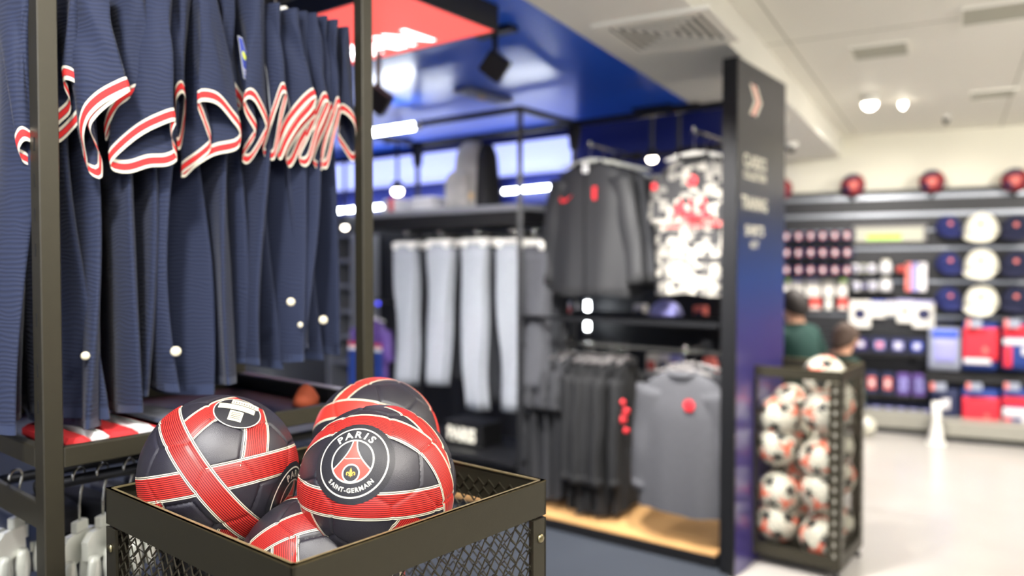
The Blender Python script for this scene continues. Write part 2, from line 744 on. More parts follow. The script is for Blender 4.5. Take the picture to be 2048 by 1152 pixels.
def slab(poly, z0, z1):
    mb = MB()
    n = len(poly)
    vs = [(p[0], p[1], z0) for p in poly] + [(p[0], p[1], z1) for p in poly]
    fs = [tuple(range(n - 1, -1, -1)), tuple(range(n, 2 * n))]
    for i in range(n):
        j = (i + 1) % n
        fs.append((i, j, n + j, n + i))
    mb.add(vs, fs)
    return mb


def wpt(t, off, z):
    return Vector((WP0.x + WR.x * t + WN.x * off, WP0.y + WR.y * t + WN.y * off, z))


def upt(t, dpt, z):
    return Vector((PP.x + WU.x * t + WW.x * dpt, PP.y + WU.y * t + WW.y * dpt, z))


def wpx(px, py, off):
    return at_plane(px, py, wpt(0, off, 0), WN)


def upx(px, py, dpt):
    return at_plane(px, py, upt(0, dpt, 0), WW)


floor = struct(slab([(-6, -4), (8, -4), (8, 10), (-6, 10)], -0.1, 0.0).build('floor', 'pale_floor'), 'pale polished shop floor')
# carpet strip lying on the floor on the left side of the sign panel
cA = upt(-0.03, -0.03, 0)
cB = cA + WW * 0.7
cC = cA - WW * 7.0
car = slab([(cB.x, cB.y), (-5.9, 9.5), (-5.9, -3.9), (cC.x, cC.y)], 0.0, 0.012).build('floor_carpet', 'carpet')
struct(car, 'grey-blue carpet below the clothing units')

eb, es = EDGE_BLUE, EDGE_SOFF
L0, L1 = -9.0, 9.0
pb0, pb1 = eb + SD * L0, eb + SD * L1
ps0, ps1 = es + SD * L0, es + SD * L1
struct(slab([pb0, pb0 - SN * 9, pb1 - SN * 9, pb1], ZLOW, ZLOW + 0.3).build('ceiling_blue', 'blue_ceiling'), 'glossy blue lowered ceiling over the clothing area')
struct(slab([ps0, pb0, pb1, ps1], ZLOW, ZLOW + 0.3).build('ceiling_strip', 'white_ceiling_b'), 'white lowered ceiling strip with the air vent')
struct(slab([ps0 + SN * 9, ps0, ps1, ps1 + SN * 9], ZHIGH, ZHIGH + 0.1).build('ceiling', 'white_ceiling'), 'high white ceiling on the right')
# joints of the high ceiling boards
k = 0
for px, py, dirv in ((1560, 60, SD), (2040, 140, SD), (1900, 40, SN)):
    p = at_z(px, py, ZHIGH)
    a, b = p - dirv * 3.5, p + dirv * 3.5
    if dirv is SN:
        a = p - dirv * 1.2
    k += 1
    struct(MB().bar(a - UP * 0.0005, b - UP * 0.0005, 0.008, 0.002).build('trim_%d' % k, 'grey_panel'))

wb = MB()
wb.T = frame(wpt(0, 0, 0), WR, -WN, UP)
wb.box((-0.3, 0.05, 1.35), (10.0, 0.1, 2.7))
struct(wb.build('wall_back', 'cream_wall'), 'cream shop wall above the black product wall')
for nm, c, s in (('wall_right', (7.6, 2, 1.35), (0.1, 13, 2.7)), ('wall_left', (-5.6, 2, 1.35), (0.1, 13, 2.7))):
    struct(MB().box(c, s).build(nm, 'cream_wall'))
# rear wall with a window added for broad bluish light on the balls
WX0, WX1, WZ0, WZ1 = -2.6, 1.4, 0.5, 2.35
mb = MB()
mb.box(((WX0 - 5.75) / 2, -3.6, 1.35), (WX0 + 5.75, 0.1, 2.7))
mb.box(((WX1 + 7.75) / 2, -3.6, 1.35), (7.75 - WX1, 0.1, 2.7))
mb.box(((WX0 + WX1) / 2, -3.6, WZ0 / 2), (WX1 - WX0, 0.1, WZ0))
mb.box(((WX0 + WX1) / 2, -3.6, (WZ1 + 2.7) / 2), (WX1 - WX0, 0.1, 2.7 - WZ1))
struct(mb.build('wall_rear', 'cream_wall'))
win = struct(MB().box(((WX0 + WX1) / 2, -3.6, WZ0 + 0.02), (WX1 - WX0, 0.16, 0.04)).build('added_window', 'white_plastic'), 'unseen wide shop window added behind the photographer for soft light')
for x in (WX0 + 0.02, (WX0 * 2 + WX1) / 3, (WX0 + WX1 * 2) / 3, WX1 - 0.02):
    MB().box((x, -3.6, (WZ0 + WZ1) / 2), (0.04, 0.08, WZ1 - WZ0)).build('window_frame', 'white_plastic', win)
for k in range(3):
    x0, x1 = WX0 + (WX1 - WX0) * k / 3, WX0 + (WX1 - WX0) * (k + 1) / 3
    MB().box(((x0 + x1) / 2, -3.6, (WZ0 + WZ1) / 2), (x1 - x0 - 0.04, 0.006, WZ1 - WZ0 - 0.04)).build('pane', 'window_glass', win)
pd = bpy.data.lights.new('window_portal', 'AREA')
pd.shape = 'RECTANGLE'
pd.size, pd.size_y = WX1 - WX0, WZ1 - WZ0
pd.cycles.is_portal = True
po = bpy.data.objects.new('window_portal', pd)
COL.objects.link(po)
po.location = ((WX0 + WX1) / 2, -3.66, (WZ0 + WZ1) / 2)
po.rotation_euler = (R_(90), 0, 0)

# dark wall behind the clothing unit, navy upper part
wu = MB()
wu.T = frame(upt(0.3, 1.35, 0), WU, WW, UP)
wu.box((3.6, 0.05, 0.95), (7.2, 0.1, 1.9))
struct(wu.build('wall_unit', 'dark_wall'), 'black lower wall behind the clothing unit')
wu = MB()
wu.T = frame(upt(0.3, 1.35, 0), WU, WW, UP)
wu.box((3.6, 0.05, 2.17), (7.2, 0.1, 0.54))
struct(wu.build('wall_unit_upper', 'navy_wall'), 'navy blue upper wall behind the clothing unit')
# wall band given its own glow in place of hidden cove light
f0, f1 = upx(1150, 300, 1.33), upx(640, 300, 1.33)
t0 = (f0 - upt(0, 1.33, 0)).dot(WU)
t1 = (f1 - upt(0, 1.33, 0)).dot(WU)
fa = thing('cove_glow_band', 'long lavender band high on the navy wall, cove light put in as glow', 'wall band', upt(t0, 1.33, 2.11))
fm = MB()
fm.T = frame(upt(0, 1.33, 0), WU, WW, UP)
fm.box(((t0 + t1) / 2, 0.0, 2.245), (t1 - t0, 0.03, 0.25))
fm.build('glow_face', 'cove_glow', fa)
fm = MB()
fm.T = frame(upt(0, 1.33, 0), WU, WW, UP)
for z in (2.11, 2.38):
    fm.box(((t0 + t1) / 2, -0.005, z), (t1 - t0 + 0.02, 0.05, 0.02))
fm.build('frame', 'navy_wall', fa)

# ------------------------------------------------------------------ ceiling fittings
# air diffuser with nested louvres
vc = at_z(1335, 62, ZLOW)
vt = thing('air_vent', 'square white ceiling diffuser with nested louvres', 'vent', (vc.x, vc.y, ZLOW))
FV = frame((vc.x, vc.y, ZLOW), SN, SD, UP)


def sq_ring(mb, half, w, z, h):
    for sx, sy, lx, ly in ((0, half, 2 * half + w, w), (0, -half, 2 * half + w, w), (half, 0, w, 2 * half - w), (-half, 0, w, 2 * half - w)):
        mb.box((sx, sy, z), (lx, ly, h))


vm = MB(FV)
vm.box((0, 0, 0.004 - 0.008), (0.42, 0.42, 0.008))
vm.build('back_plate', 'grille_dark', vt)
vm = MB(FV)
sq_ring(vm, 0.225, 0.05, -0.008, 0.016)
vm.build('rim', 'white_ceiling', vt)
for i, hf in enumerate((0.175, 0.138, 0.101, 0.064, 0.027)):
    vm = MB(FV)
    sq_ring(vm, hf, 0.013, -0.012, 0.006)
    vm.build('louvre', 'white_ceiling', vt)

for px, py, hx, lab in ((1760, 100, 0.21, 'grey square ceiling panel above the round lamp'), (1985, 187, 0.2, 'grey square ceiling panel nearest the far wall'), (1995, 24, 0.22, 'grey square ceiling panel at the top right')):
    c = at_z(px, py, ZHIGH)
    t = thing('ceiling_access_panel', lab, 'ceiling panel', c, group='ceiling access panels')
    mb = MB(frame(c, SN, SD, UP))
    mb.box((0, 0, -0.004), (hx * 1.3, hx * 1.3, 0.008))
    mb.build('plate', 'grey_panel', t)
    mb = MB(frame(c, SN, SD, UP))
    sq_ring(mb, hx * 0.67, 0.012, -0.006, 0.012)
    mb.build('rim', 'white_ceiling', t)


def downlight(px, py, r, lab, z=ZHIGH, glow=True, drop=0.05):
    c = at_z(px, py, z)
    t = thing('ceiling_lamp', lab, 'lamp', c)
    mb = MB()
    mb.lathe([(r * 1.0, 0), (r * 1.15, -0.006), (r * 1.15, -drop), (r * 1.0, -drop), (r * 0.98, -drop + 0.01)], 24, c)
    mb.build('housing', 'white_plastic', t, True)
    mb = MB()
    mb.lathe([(r * 0.97, -drop + 0.006), (r * 0.9, -drop - 0.02), (r * 0.5, -drop - 0.04), (0.002, -drop - 0.046)], 24, c)
    mb.build('diffuser', 'lamp_glow' if glow else 'grille_dark', t, True)
    return t


downlight(1740, 190, 0.05, 'bright round lamp glowing under the high ceiling', drop=0.06)
downlight(1806, 200, 0.025, 'small glowing disc right of the round ceiling lamp', drop=0.02)  # small glowing disc beside the round lamp
downlight(1874, 268, 0.045, 'dark dome camera under the high ceiling', glow=False)
downlight(1582, 282, 0.045, 'dark dome sensor on the white ceiling strip', z=ZLOW, glow=False)
downlight(1892, 230, 0.025, 'tiny white detector on the high ceiling', glow=False, drop=0.03)
downlight(1556, 232, 0.05, 'black spot fitting beside the top of the sign panel', z=ZLOW, glow=False, drop=0.06)

# red light box hung under the blue ceiling
ZB = 2.34
K = at_z(988, 62, ZB)
lb = thing('sign_light_box', 'red illuminated hanging sign with white letters under the blue ceiling', 'sign', K)
LBX = WU                                # along the box, to the left
LBY = -WW                               # towards the camera
FB = frame(K, LBX, LBY, UP)
mb = MB(FB)
mb.box((0.95, 0.27, 0.004), (1.9, 0.54, 0.008))
mb.build('lit_face', 'box_red', lb)
mb = MB(FB)
mb.box((0.95, -0.006, 0.045), (1.924, 0.012, 0.09))
mb.box((0.95, 0.546, 0.045), (1.924, 0.012, 0.09))
mb.box((-0.006, 0.27, 0.045), (0.012, 0.54, 0.09))
mb.box((1.906, 0.27, 0.045), (0.012, 0.54, 0.09))
mb.box((0.95, 0.27, 0.094), (1.924, 0.564, 0.008))
mb.build('casing', 'black_metal', lb)
mb = MB()
add_text(mb, 'SAINT-GERMAIN', K + WU * 0.98 - WW * 0.055 - UP * 0.0015, -WU, -WW, 0.17, bold=0.025, width=1.45)
mb.build('lettering', 'box_white', lb)
for x in (0.25, 1.6):
    mb = MB(FB)
    mb.tube([(x, 0.27, 0.09), (x, 0.27, ZLOW - ZB)], 0.006, 6)
    mb.build('hanger_rod', 'black_metal', lb)


def flat_spot(px, py, Y, s, lab, tilt):
    c = at_y(px, py, Y)
    t = thing('track_spot', lab, 'spotlight', (c.x, c.y, ZLOW))
    rot = Matrix.Rotation(R_(tilt), 3, 'Y') @ Matrix.Rotation(R_(25), 3, 'X')
    mb = MB()
    mb.bevbox(c, (s, 0.05, s), 0.006, rot)
    mb.build('head', 'black_metal', t)
    mb = MB()
    mb.tube([(c.x, c.y, c.z + s * 0.3), (c.x, c.y, ZLOW)], 0.012, 8)
    mb.build('stem', 'black_metal', t)
    mb = MB()
    mb.box((c.x, c.y, ZLOW - 0.012), (0.2, 0.06, 0.024), Matrix.Rotation(R_(-37), 3, 'Z'))
    mb.build('track_adapter', 'black_metal', t)


flat_spot(990, 132, 3.35, 0.105, 'square black spotlight hanging right of the red sign', 38)
flat_spot(757, 200, 3.3, 0.10, 'square black spotlight half hidden behind the rack post', 38)
# ceiling light tray with its warm reflection added as a coloured disc, seen behind the unit frame
c = at_z(968, 188, ZLOW)
t = thing('ceiling_light_tray', 'small flat grey light fitting on the blue ceiling', 'lamp', c)
mb = MB(frame(c, WU, WW, UP))
mb.bevbox((0, 0, -0.012), (0.12, 0.42, 0.024), 0.005)
mb.build('tray', 'shelf_grey', t)
mb = MB(frame(c, WU, WW, UP))
mb.lathe([(0.03, -0.024), (0.028, -0.03), (0.004, -0.032)], 14, (0, -0.02, 0))
mb.build('bulb_glint', 'buckle', t, True)

# glowing spots on the navy wall
for px, py, dpt, r, lab in ((1304, 318, 1.05, 0.032, 'warm round spotlight between jacket and patterned jersey'), (1358, 309, 1.12, 0.018, 'small warm spotlight left of the patterned jersey hanger'),
                            (795, 383, 1.0, 0.042, 'white round spotlight above the grey trousers'), (690, 455, 1.1, 0.024, 'small white spotlight left of the rack post')):
    p = upx(px, py, dpt)
    t = thing('spot_lamp', lab, 'spotlight', (p.x, p.y, ZLOW))
    mb = MB()
    mb.ell(p, (r, r, r * 0.75), 14, 8)
    mb.build('bulb_glint', 'lamp_glow', t, True)
    mb = MB()
    mb.lathe([(r * 0.7, r * 0.4), (r * 1.15, r * 0.5), (r * 1.0, r * 1.8), (0.012, r * 2.0)], 16, p)
    mb.build('hood', 'black_metal', t, True)
    mb = MB()
    mb.tube([p + UP * (r * 1.9), (p.x, p.y, ZLOW)], 0.012, 8)
    mb.build('stem', 'black_metal', t)
    mb = MB()
    mb.box((p.x, p.y, ZLOW - 0.01), (0.26, 0.05, 0.02), Matrix.Rotation(R_(-37), 3, 'Z'))
    mb.build('track_adapter', 'black_metal', t)


def led_tube(a, b, r, lab):
    t = thing('led_tube', lab, 'light', a)
    mb = MB()
    mb.tube([a, b], r, 10)
    mb.build('tube', 'led', t, True)
    d = (Vector(b) - Vector(a)).normalized()
    for e, s in ((a, -1), (b, 1)):
        mb = MB()
        mb.tube([Vector(e), Vector(e) + d * (0.02 * s)], r * 1.2, 10)
        mb.build('end_cap', 'white_plastic', t, True)


led_tube(upx(664, 423, 1.26), upx(908, 399, 1.26), 0.016, 'long white LED tube behind the backpack shelf')
led_tube(upx(1008, 383, 1.26), upx(1112, 373, 1.26), 0.016, 'white LED tube right of the backpack')

# ================================================================== CLOTHING UNIT
A_ = upt(1.17, 0, 0)
E_ = upt(2.47, 0, 0)
ZTOP = at_y(1033, 212, A_.y).z
DEP = 0.55
unit = thing('clothing_unit', 'open black tube-frame clothing unit with wooden plinth', 'clothing rack', upt(1.2, 0.2, 0))


def ubar(name, a, b, w=0.03, h=0.03, m='black_metal'):
    MB().bar(a, b, w, h).build(name, m, unit)


for t_, d_ in ((1.17, 0), (2.47, 0), (1.17, DEP), (2.47, DEP), (0.03, DEP)):
    ubar('post', upt(t_, d_, 0.0), upt(t_, d_, ZTOP))
for a, b in (((1.17, 0), (2.47, 0)), ((1.17, 0), (1.17, DEP)), ((2.47, 0), (2.47, DEP)), ((0.03, DEP), (2.47, DEP))):
    ubar('top_bar', upt(a[0], a[1], ZTOP - 0.015), upt(b[0], b[1], ZTOP - 0.015))
zb = at_y(1040, 633, A_.y).z
ubar('shelf_bar', upt(1.17, 0, zb), upt(0.03, 0, zb), 0.022, 0.022)
ubar('shelf_bar', upt(1.17, DEP, zb), upt(0.03, DEP, zb), 0.022, 0.022)
for t_, d_ in ((1.17, DEP), (2.47, DEP)):          # tapered brackets under the back corners
    mb = MB()
    mb.T = frame(upt(t_, d_, ZTOP - 0.03), WU, WW, UP)
    mb.loft([[(-.03, -.03, 0), (.03, -.03, 0), (.03, .03, 0), (-.03, .03, 0)], [(-.02, -.02, -.14), (.02, -.02, -.14), (.02, .02, -.14), (-.02, .02, -.14)]], cap=True)
    mb.build('corner_bracket', 'black_metal', unit)
# wooden plinth boards and black kick edge
pl = MB()
pl.T = frame(upt(0.0, 0, 0), WU, WW, UP)
pl.box((1.24, 0.31, 0.045), (2.40, 0.60, 0.05))
pl.build('plinth_edge', 'shelf_black', unit)
for i in range(5):
    pl = MB()
    pl.T = frame(upt(0.0, 0, 0), WU, WW, UP)
    pl.bevbox((1.24, 0.012 + 0.06 + i * 0.12, 0.076), (2.39, 0.116, 0.014), 0.002)
    pl.build('plank', 'wood', unit)
# shelf over the trousers
zs = at_y(1028, 408, A_.y + 0.1).z
sh = MB()
sh.T = frame(upt(1.17, 0, zs), WU, WW, UP)
sh.bevbox((0.65, 0.28, -0.02), (1.28, 0.52, 0.035), 0.003)
sh.build('shelf', 'shelf_grey', unit)
sh = MB()
sh.T = frame(upt(1.17, 0, zs), WU, WW, UP)
sh.box((0.65, 0.28, -0.075), (1.27, 0.50, 0.074))
sh.build('shelf_fascia', 'shelf_black', unit)
# low shelf in the trousers bay, near the bin
zl = at_y(960, 905, 4.5).z
for zz, hh in ((zl, 0.03), (at_y(990, 965, 4.4).z, 0.02)):
    sh = MB()
    sh.T = frame(upt(1.17, 0, zz), WU, WW, UP)
    sh.bevbox((0.65, 0.22, -hh / 2), (1.27, 0.50, hh), 0.003)
    sh.build('low_shelf', 'shelf_black' if hh > 0.025 else 'shelf_grey', unit)
# LED tube under the front top bar
led_tube(upt(2.30, -0.03, ZTOP - 0.03), upt(1.92, -0.03, ZTOP - 0.03), 0.022, 'short white LED tube under the unit top bar')
# vertical LED tubes deep in the unit
p = upx(1175, 610, 1.2)
led_tube(Vector((p.x, p.y, upx(1175, 603, 1.2).z)), Vector((p.x, p.y, upx(1175, 660, 1.2).z)), 0.016, 'short upright LED tube under the black jackets')

# tall sign panel at the unit end
ZP = at_y(1467, 118, PP.y).z
sp = thing('upright_sign', 'tall dark blue end panel with white lettering and red chevrons', 'sign', upt(-0.03, 0.3, 0))
PD = 0.66
mb = MB()
mb.T = frame(upt(0, 0, 0), WU, WW, UP)
mb.box((-0.03, PD / 2, ZP / 2), (0.05, PD, ZP))
mb.build('board', 'sign_panel', sp)
mb = MB()
mb.T = frame(upt(0, 0, 0), WU, WW, UP)
mb.box((-0.02, -0.008, ZP / 2), (0.07, 0.016, ZP))
mb.build('front_edge', 'black_metal', sp)
pn = -WU
so = upt(-0.0562, 0, 0)


def sgn(py):          # height on the panel face for an image row near x=1510
    return at_plane(1510, py, so, WU).z


mid = (at_plane(1510, 400, so, WU) - so).dot(WW)
for s_, y0, y1, w_ in (('CLASSICS', 306, 337, 0.30), ('COLLECTION', 341, 361, 0.30), ('TRAINING', 388, 421, 0.34), ('SHIRTS', 446, 472, 0.25), ('KIT', 480, 496, 0.11)):
    mb = MB()
    za, zc = sgn(y0), sgn(y1)
    add_text(mb, s_, so + WW * mid + UP * zc, WW, UP, (za - zc) * 0.8, 0.02, width=w_)
    mb.build('lettering', 'print_white', sp)
zc, zt = sgn(232), sgn(172)
for dx, m_ in ((-0.03, 'print_white'), (0.0, 'logo_red'), (0.03, 'print_white')):
    mb = MB(frame(so + WW * (mid + dx) + UP * ((zc + zt) / 2) - WU * 0.0005, WW, -WU, UP))
    h = (zt - zc) / 2
    mb.prism([(-0.05, h), (-0.02, h), (0.05, 0), (-0.02, -h), (-0.05, -h), (0.015, 0)], 0, 0.001)
    mb.build('chevron', m_, sp)

# ================================================================== FAR PRODUCT WALL
TZ = wpx(1800, 378, 0.08).z
slat = thing('product_wall', 'black slatted product wall with metal rails at the far end', 'display wall', wpt(0, 0.05, 0))
FW = frame(wpt(0, 0, 0), WR, -WN, UP)          # x right, y away from the camera, z up
tL = (wpx(1500, 536, 0.06) - wpt(0, 0.06, 0)).dot(WR)
tR = 2.2
rows_z = [wpx(1800, y, 0.06).z for y in (378, 394, 429, 461, 497, 563, 632, 668, 705)] + [0.62, 0.42]
for a, b in zip(rows_z[:-1], rows_z[1:]):
    mb = MB(FW)
    mb.box(((tL + tR) / 2, -0.035, (a + b) / 2), (tR - tL, 0.05, abs(a - b) - 0.006))
    mb.build('board', 'slat_black', slat)
for z in rows_z[1:7]:
    mb = MB(FW)
    mb.box(((tL + tR) / 2, -0.062, z), (tR - tL, 0.012, 0.034 if z > rows_z[3] else 0.024))
    mb.build('rail', 'slat_rail', slat)
mb = MB(FW)
mb.box(((tL + tR) / 2, -0.02, 0.21), (tR - tL, 0.04, 0.42))
mb.build('base_board', 'slat_black', slat)

# plinth cabinets
for px0, px1, py0, py1, off, lab in ((1600, 1858, 846, 897, 0.45, 'long grey plinth under the boxed mugs'), (1858, 2150, 862, 915, 0.62, 'grey plinth under the hanging bags')):
    a, b = wpx(px0, py1, off), wpx(px1, py1, off)
    t = thing('plinth', lab, 'plinth', (a + b) / 2)
    ta, tb = (a - wpt(0, off, 0)).dot(WR), (b - wpt(0, off, 0)).dot(WR)
    zt = 0.18 if off < 0.5 else 0.165
    mb = MB(FW)
    mb.bevbox(((ta + tb) / 2, -off / 2 - 0.03, zt / 2 + 0.025), (tb - ta - 0.01, off - 0.06, zt - 0.05), 0.006)
    mb.build('body', 'grey_base', t)
    mb = MB(FW)
    mb.box(((ta + tb) / 2, -off / 2 - 0.01, 0.0125), (tb - ta - 0.03, off - 0.10, 0.025))
    mb.build('kick_board', 'slat_black', t)

# shelves
def wshelf(px0, px1, py, off, lab, th=0.03):
    a, b = wpx(px0, py, off), wpx(px1, py, off)
    ta, tb = (a - wpt(0, off, 0)).dot(WR), (b - wpt(0, off, 0)).dot(WR)
    t = thing('wall_shelf', lab, 'shelf', (a + b) / 2)
    mb = MB(FW)
    mb.bevbox(((ta + tb) / 2, -(off + 0.065) / 2, a.z - th / 2), (tb - ta, off - 0.065, th), 0.003)
    mb.build('board', 'shelf_black', t)
    for tx in (ta + 0.1, tb - 0.1):
        mb = MB(FW)
        mb.T = frame(wpt(tx, 0, a.z - th), WR, -WN, UP)
        mb.add([(-.01, -0.062, 0), (.01, -0.062, 0), (.01, -off + 0.03, 0), (-.01, -off + 0.03, 0), (-.01, -0.062, -0.09), (.01, -0.062, -0.09)],
               [(0, 1, 2, 3), (0, 4, 5, 1), (3, 2, 5, 4), (0, 3, 4), (1, 5, 2)])
        mb.build('bracket', 'shelf_black', t)
    return a.z


def place(px, py, off):
    """frame at an image point on the plane in front of the far wall"""
    return frame(wpx(px, py, off), WR, -WN, UP)


# shelf heights: image row of the shelf's front top edge
zm = {}
for nm, y, lab in (('mug1', 484, 'shelf under the top row of mugs'), ('mug2', 517, 'shelf under the middle row of mugs'), ('mug3', 551, 'shelf under the lowest row of mugs')):
    zm[nm] = wshelf(1545, 1702, y, 0.24, 'narrow black ' + nm.replace(nm, lab), 0.018)
for nm, y, lab in (('box1', 700, 'black shelf under the four small boxes'), ('box2', 782, 'black shelf under the tall slim boxes'), ('box3', 832, 'black shelf under the bottom row of gift boxes')):
    zm[nm] = wshelf(1640, 1852, y, 0.30, nm.replace(nm, lab), 0.03)
zm['bag1'] = wshelf(1850, 2120, 744, 0.34, 'thick black shelf between the two rows of hanging bags', 0.08)


def mug_proto():
    t = thing('mug', 'x', 'mug', M4=ident())
    mb = MB()
    mb.lathe([(0.030, 0), (0.036, 0.003), (0.0385, 0.02), (0.0385, 0.092), (0.0365, 0.094), (0.034, 0.09), (0.033, 0.01), (0.002, 0.008)], 20)
    mb.build('cup', 'mug_navy', t, True, world=False)
    mb = MB()
    mb.tube([(0.036, 0, 0.075), (0.055, 0, 0.078), (0.064, 0, 0.06), (0.064, 0, 0.04), (0.055, 0, 0.022), (0.037, 0, 0.024)], 0.0055, 8)
    mb.build('handle', 'mug_navy', t, True, world=False)
    n = 14
    for r, m_, o in ((0.030, 'emblem_pink', 0.0392), (0.018, 'emblem_white', 0.0398)):
        mb = MB()
        vs = [(0, -o, 0.05)]
        for k_ in range(n):
            x = r * math.cos(2 * math.pi * k_ / n)
            z = 0.05 + r * math.sin(2 * math.pi * k_ / n)
            vs.append((o * math.sin(x / o), -o * math.cos(x / o), z))
        mb.add(vs, [(0, 1 + k_, 1 + (k_ + 1) % n) for k_ in range(n)])
        mb.build('emblem', m_, t, False, world=False)
    return t


MUG = mug_proto()
first = True
RN = ['top', 'middle', 'lowest']
for r_, (nm, y) in enumerate((('mug1', 484), ('mug2', 517), ('mug3', 551))):
    for c_ in range(6):
        px = 1573 + 24.2 * c_
        p = wpx(px, y, 0.17)
        M4 = frame((p.x, p.y, zm[nm]), WR, -WN, UP) @ Matrix.Scale(1.02, 4)
        lab = 'navy crest mug, %s from the left in the %s mug row' % (ORD[c_], RN[r_])
        if first:
            MUG.matrix_world = M4
            MW[MUG.name] = M4.copy()
            MUG['label'] = lab
            MUG['group'] = 'mugs on the far wall'
            first = False
        else:
            dup(MUG, M4, lab, 'mugs on the far wall')

# grey display board with a green strip
t = thing('display_board', 'grey display tray with a lime green strip on the far wall', 'display', wpx(1778, 490, 0.1))
mb = MB(place(1778, 468, 0.13))
mb.bevbox((0, 0.02, 0), (0.60, 0.08, 0.17), 0.01)
mb.build('case', 'display_grey', t)
mb = MB(place(1778, 468, 0.13))
mb.box((0, -0.021, -0.005), (0.54, 0.004, 0.12))
mb.build('screen', 'grey_panel', t)
mb = MB(place(1768, 472, 0.13))
mb.box((0, -0.0235, -0.01), (0.28, 0.002, 0.045))
mb.build('green_strip', 'display_green', t)

# mini balls on stems along the wall top
def mini_ball(px, py, i):
    c = wpx(px, py, 0.14)
    t = thing('mini_ball', 'red and navy ball, %s from the left on top of far wall' % ORD[i], 'ball', (c.x, c.y, TZ), group='balls along the wall top')
    r = 0.102
    mb = MB()
    mb.ell(c, (r, r, r), 24, 14)
    mb.build('ball', 'mug_navy', t, True)
    for ax in (Vector((0, 0.25, 1)), Vector((0.9, 0.1, -0.45)), Vector((-0.5, -0.75, 0.4))):
        ax.normalize()
        e1 = ax.orthogonal().normalized()
        e2 = ax.cross(e1)
        mb = MB()
        rings = []
        for k_ in range(41):
            a = 2 * math.pi * k_ / 40
            d = e1 * math.cos(a) + e2 * math.sin(a)
            rings.append([c + (d * math.cos(v) + ax * math.sin(v)) * (r + 0.001) for v in (-0.26, -0.1, 0.1, 0.26)])
        mb.loft(rings, closed=False)
        mb.build('stripe_band', 'mini_red', t, True)
    mb = MB()
    d = (CAM - c).normalized()
    e1 = d.cross(UP).normalized()
    e2 = e1.cross(d)
    vs = [c + d * (r + 0.003)]
    for k_ in range(16):
        a = 2 * math.pi * k_ / 16
        vs.append(c + (d * math.cos(0.38) + (e1 * math.cos(a) + e2 * math.sin(a)) * math.sin(0.38)) * (r + 0.002))
    mb.add(vs, [(0, 1 + k_, 1 + (k_ + 1) % 16) for k_ in range(16)])
    mb.build('emblem', 'emblem_pink', t)
    mb = MB()
    mb.tube([c + UP * (-r), wpx(px, py, 0.06) + UP * (-r - 0.04)], 0.01, 8)
    mb.lathe([(0.05, -r + 0.012), (0.03, -r - 0.002), (0.01, -r - 0.01)], 14, c)
    mb.build('stand', 'shelf_black', t, True)


for i, (px, py) in enumerate(((1562, 378), (1706, 370), (1864, 363), (2030, 360))):
    mini_ball(px, py, i)


# caps
def cap(px, py, m_, lab, grp, flip=1, dots=2, s=1.0):
    Fm = place(px, py, 0.17)
    t = thing('cap', lab, 'cap', M4=Fm @ Matrix.Scale(s, 4), group=grp)
    mb = MB()
    rings = []
    for k_ in range(8):
        a = R_(90 * k_ / 7)
        ring = []
        for i in range(18):
            q = 2 * math.pi * i / 18
            ring.append((0.098 * math.cos(a) ** 0.8 * math.cos(q), 0.095 * math.cos(a) ** 0.8 * math.sin(q) + 0.01, 0.13 * math.sin(a) - 0.03))
        rings.append(ring)
    mb.loft(rings, cap=True)
    mb.build('crown', m_, t, True, world=False)
    mb = MB()
    rings = []
    for k_ in range(7):
        u_ = k_ / 6
        ring = []
        for i in range(15):
            q = math.pi * i / 14
            x = 0.097 * math.cos(q)
            y = -0.085 * math.sin(q) - 0.075 * u_ * math.sin(q) ** 0.7
            z = -0.03 - 0.055 * u_ * math.sin(q) - 0.02 * (1 - math.sin(q)) * u_
            ring.append((x * (1 - 0.12 * u_) + 0.02 * flip * u_, y, z))
        rings.append(ring)
    mb.loft(rings, closed=False)
    mb.build('brim', m_, t, True, world=False)
    mb = MB()
    mb.ell((0, 0.01, 0.1), (0.009, 0.009, 0.005), 10, 6)
    mb.build('button', m_, t, True, world=False)
    mb = MB()
    mb.ell((0.012 * flip, -0.083, 0.028), (0.016, 0.006, 0.016), 10, 6)
    mb.build('badge', 'ball_patch' if m_ == 'cap_white' else 'emblem_pink', t, True, world=False)
    return t


NM = ['top', 'middle', 'bottom']
for i, y in enumerate((455, 528, 598)):
    cap(1896, y, 'cap_navy', '%s blue cap in the left cap column on the far wall' % NM[i], 'caps on the far wall', 1, s=1.05)
for i, y in enumerate((458, 530, 602)):
    cap(1963, y, 'cap_white', '%s white cap in the middle cap column on the far wall' % NM[i], 'caps on the far wall', -1, s=1.35)
for i, y in enumerate((458, 530, 600)):
    cap(2033, y, 'cap_dark', '%s dark navy cap in the right cap column on the far wall' % NM[i], 'caps on the far wall', -1, s=1.15)


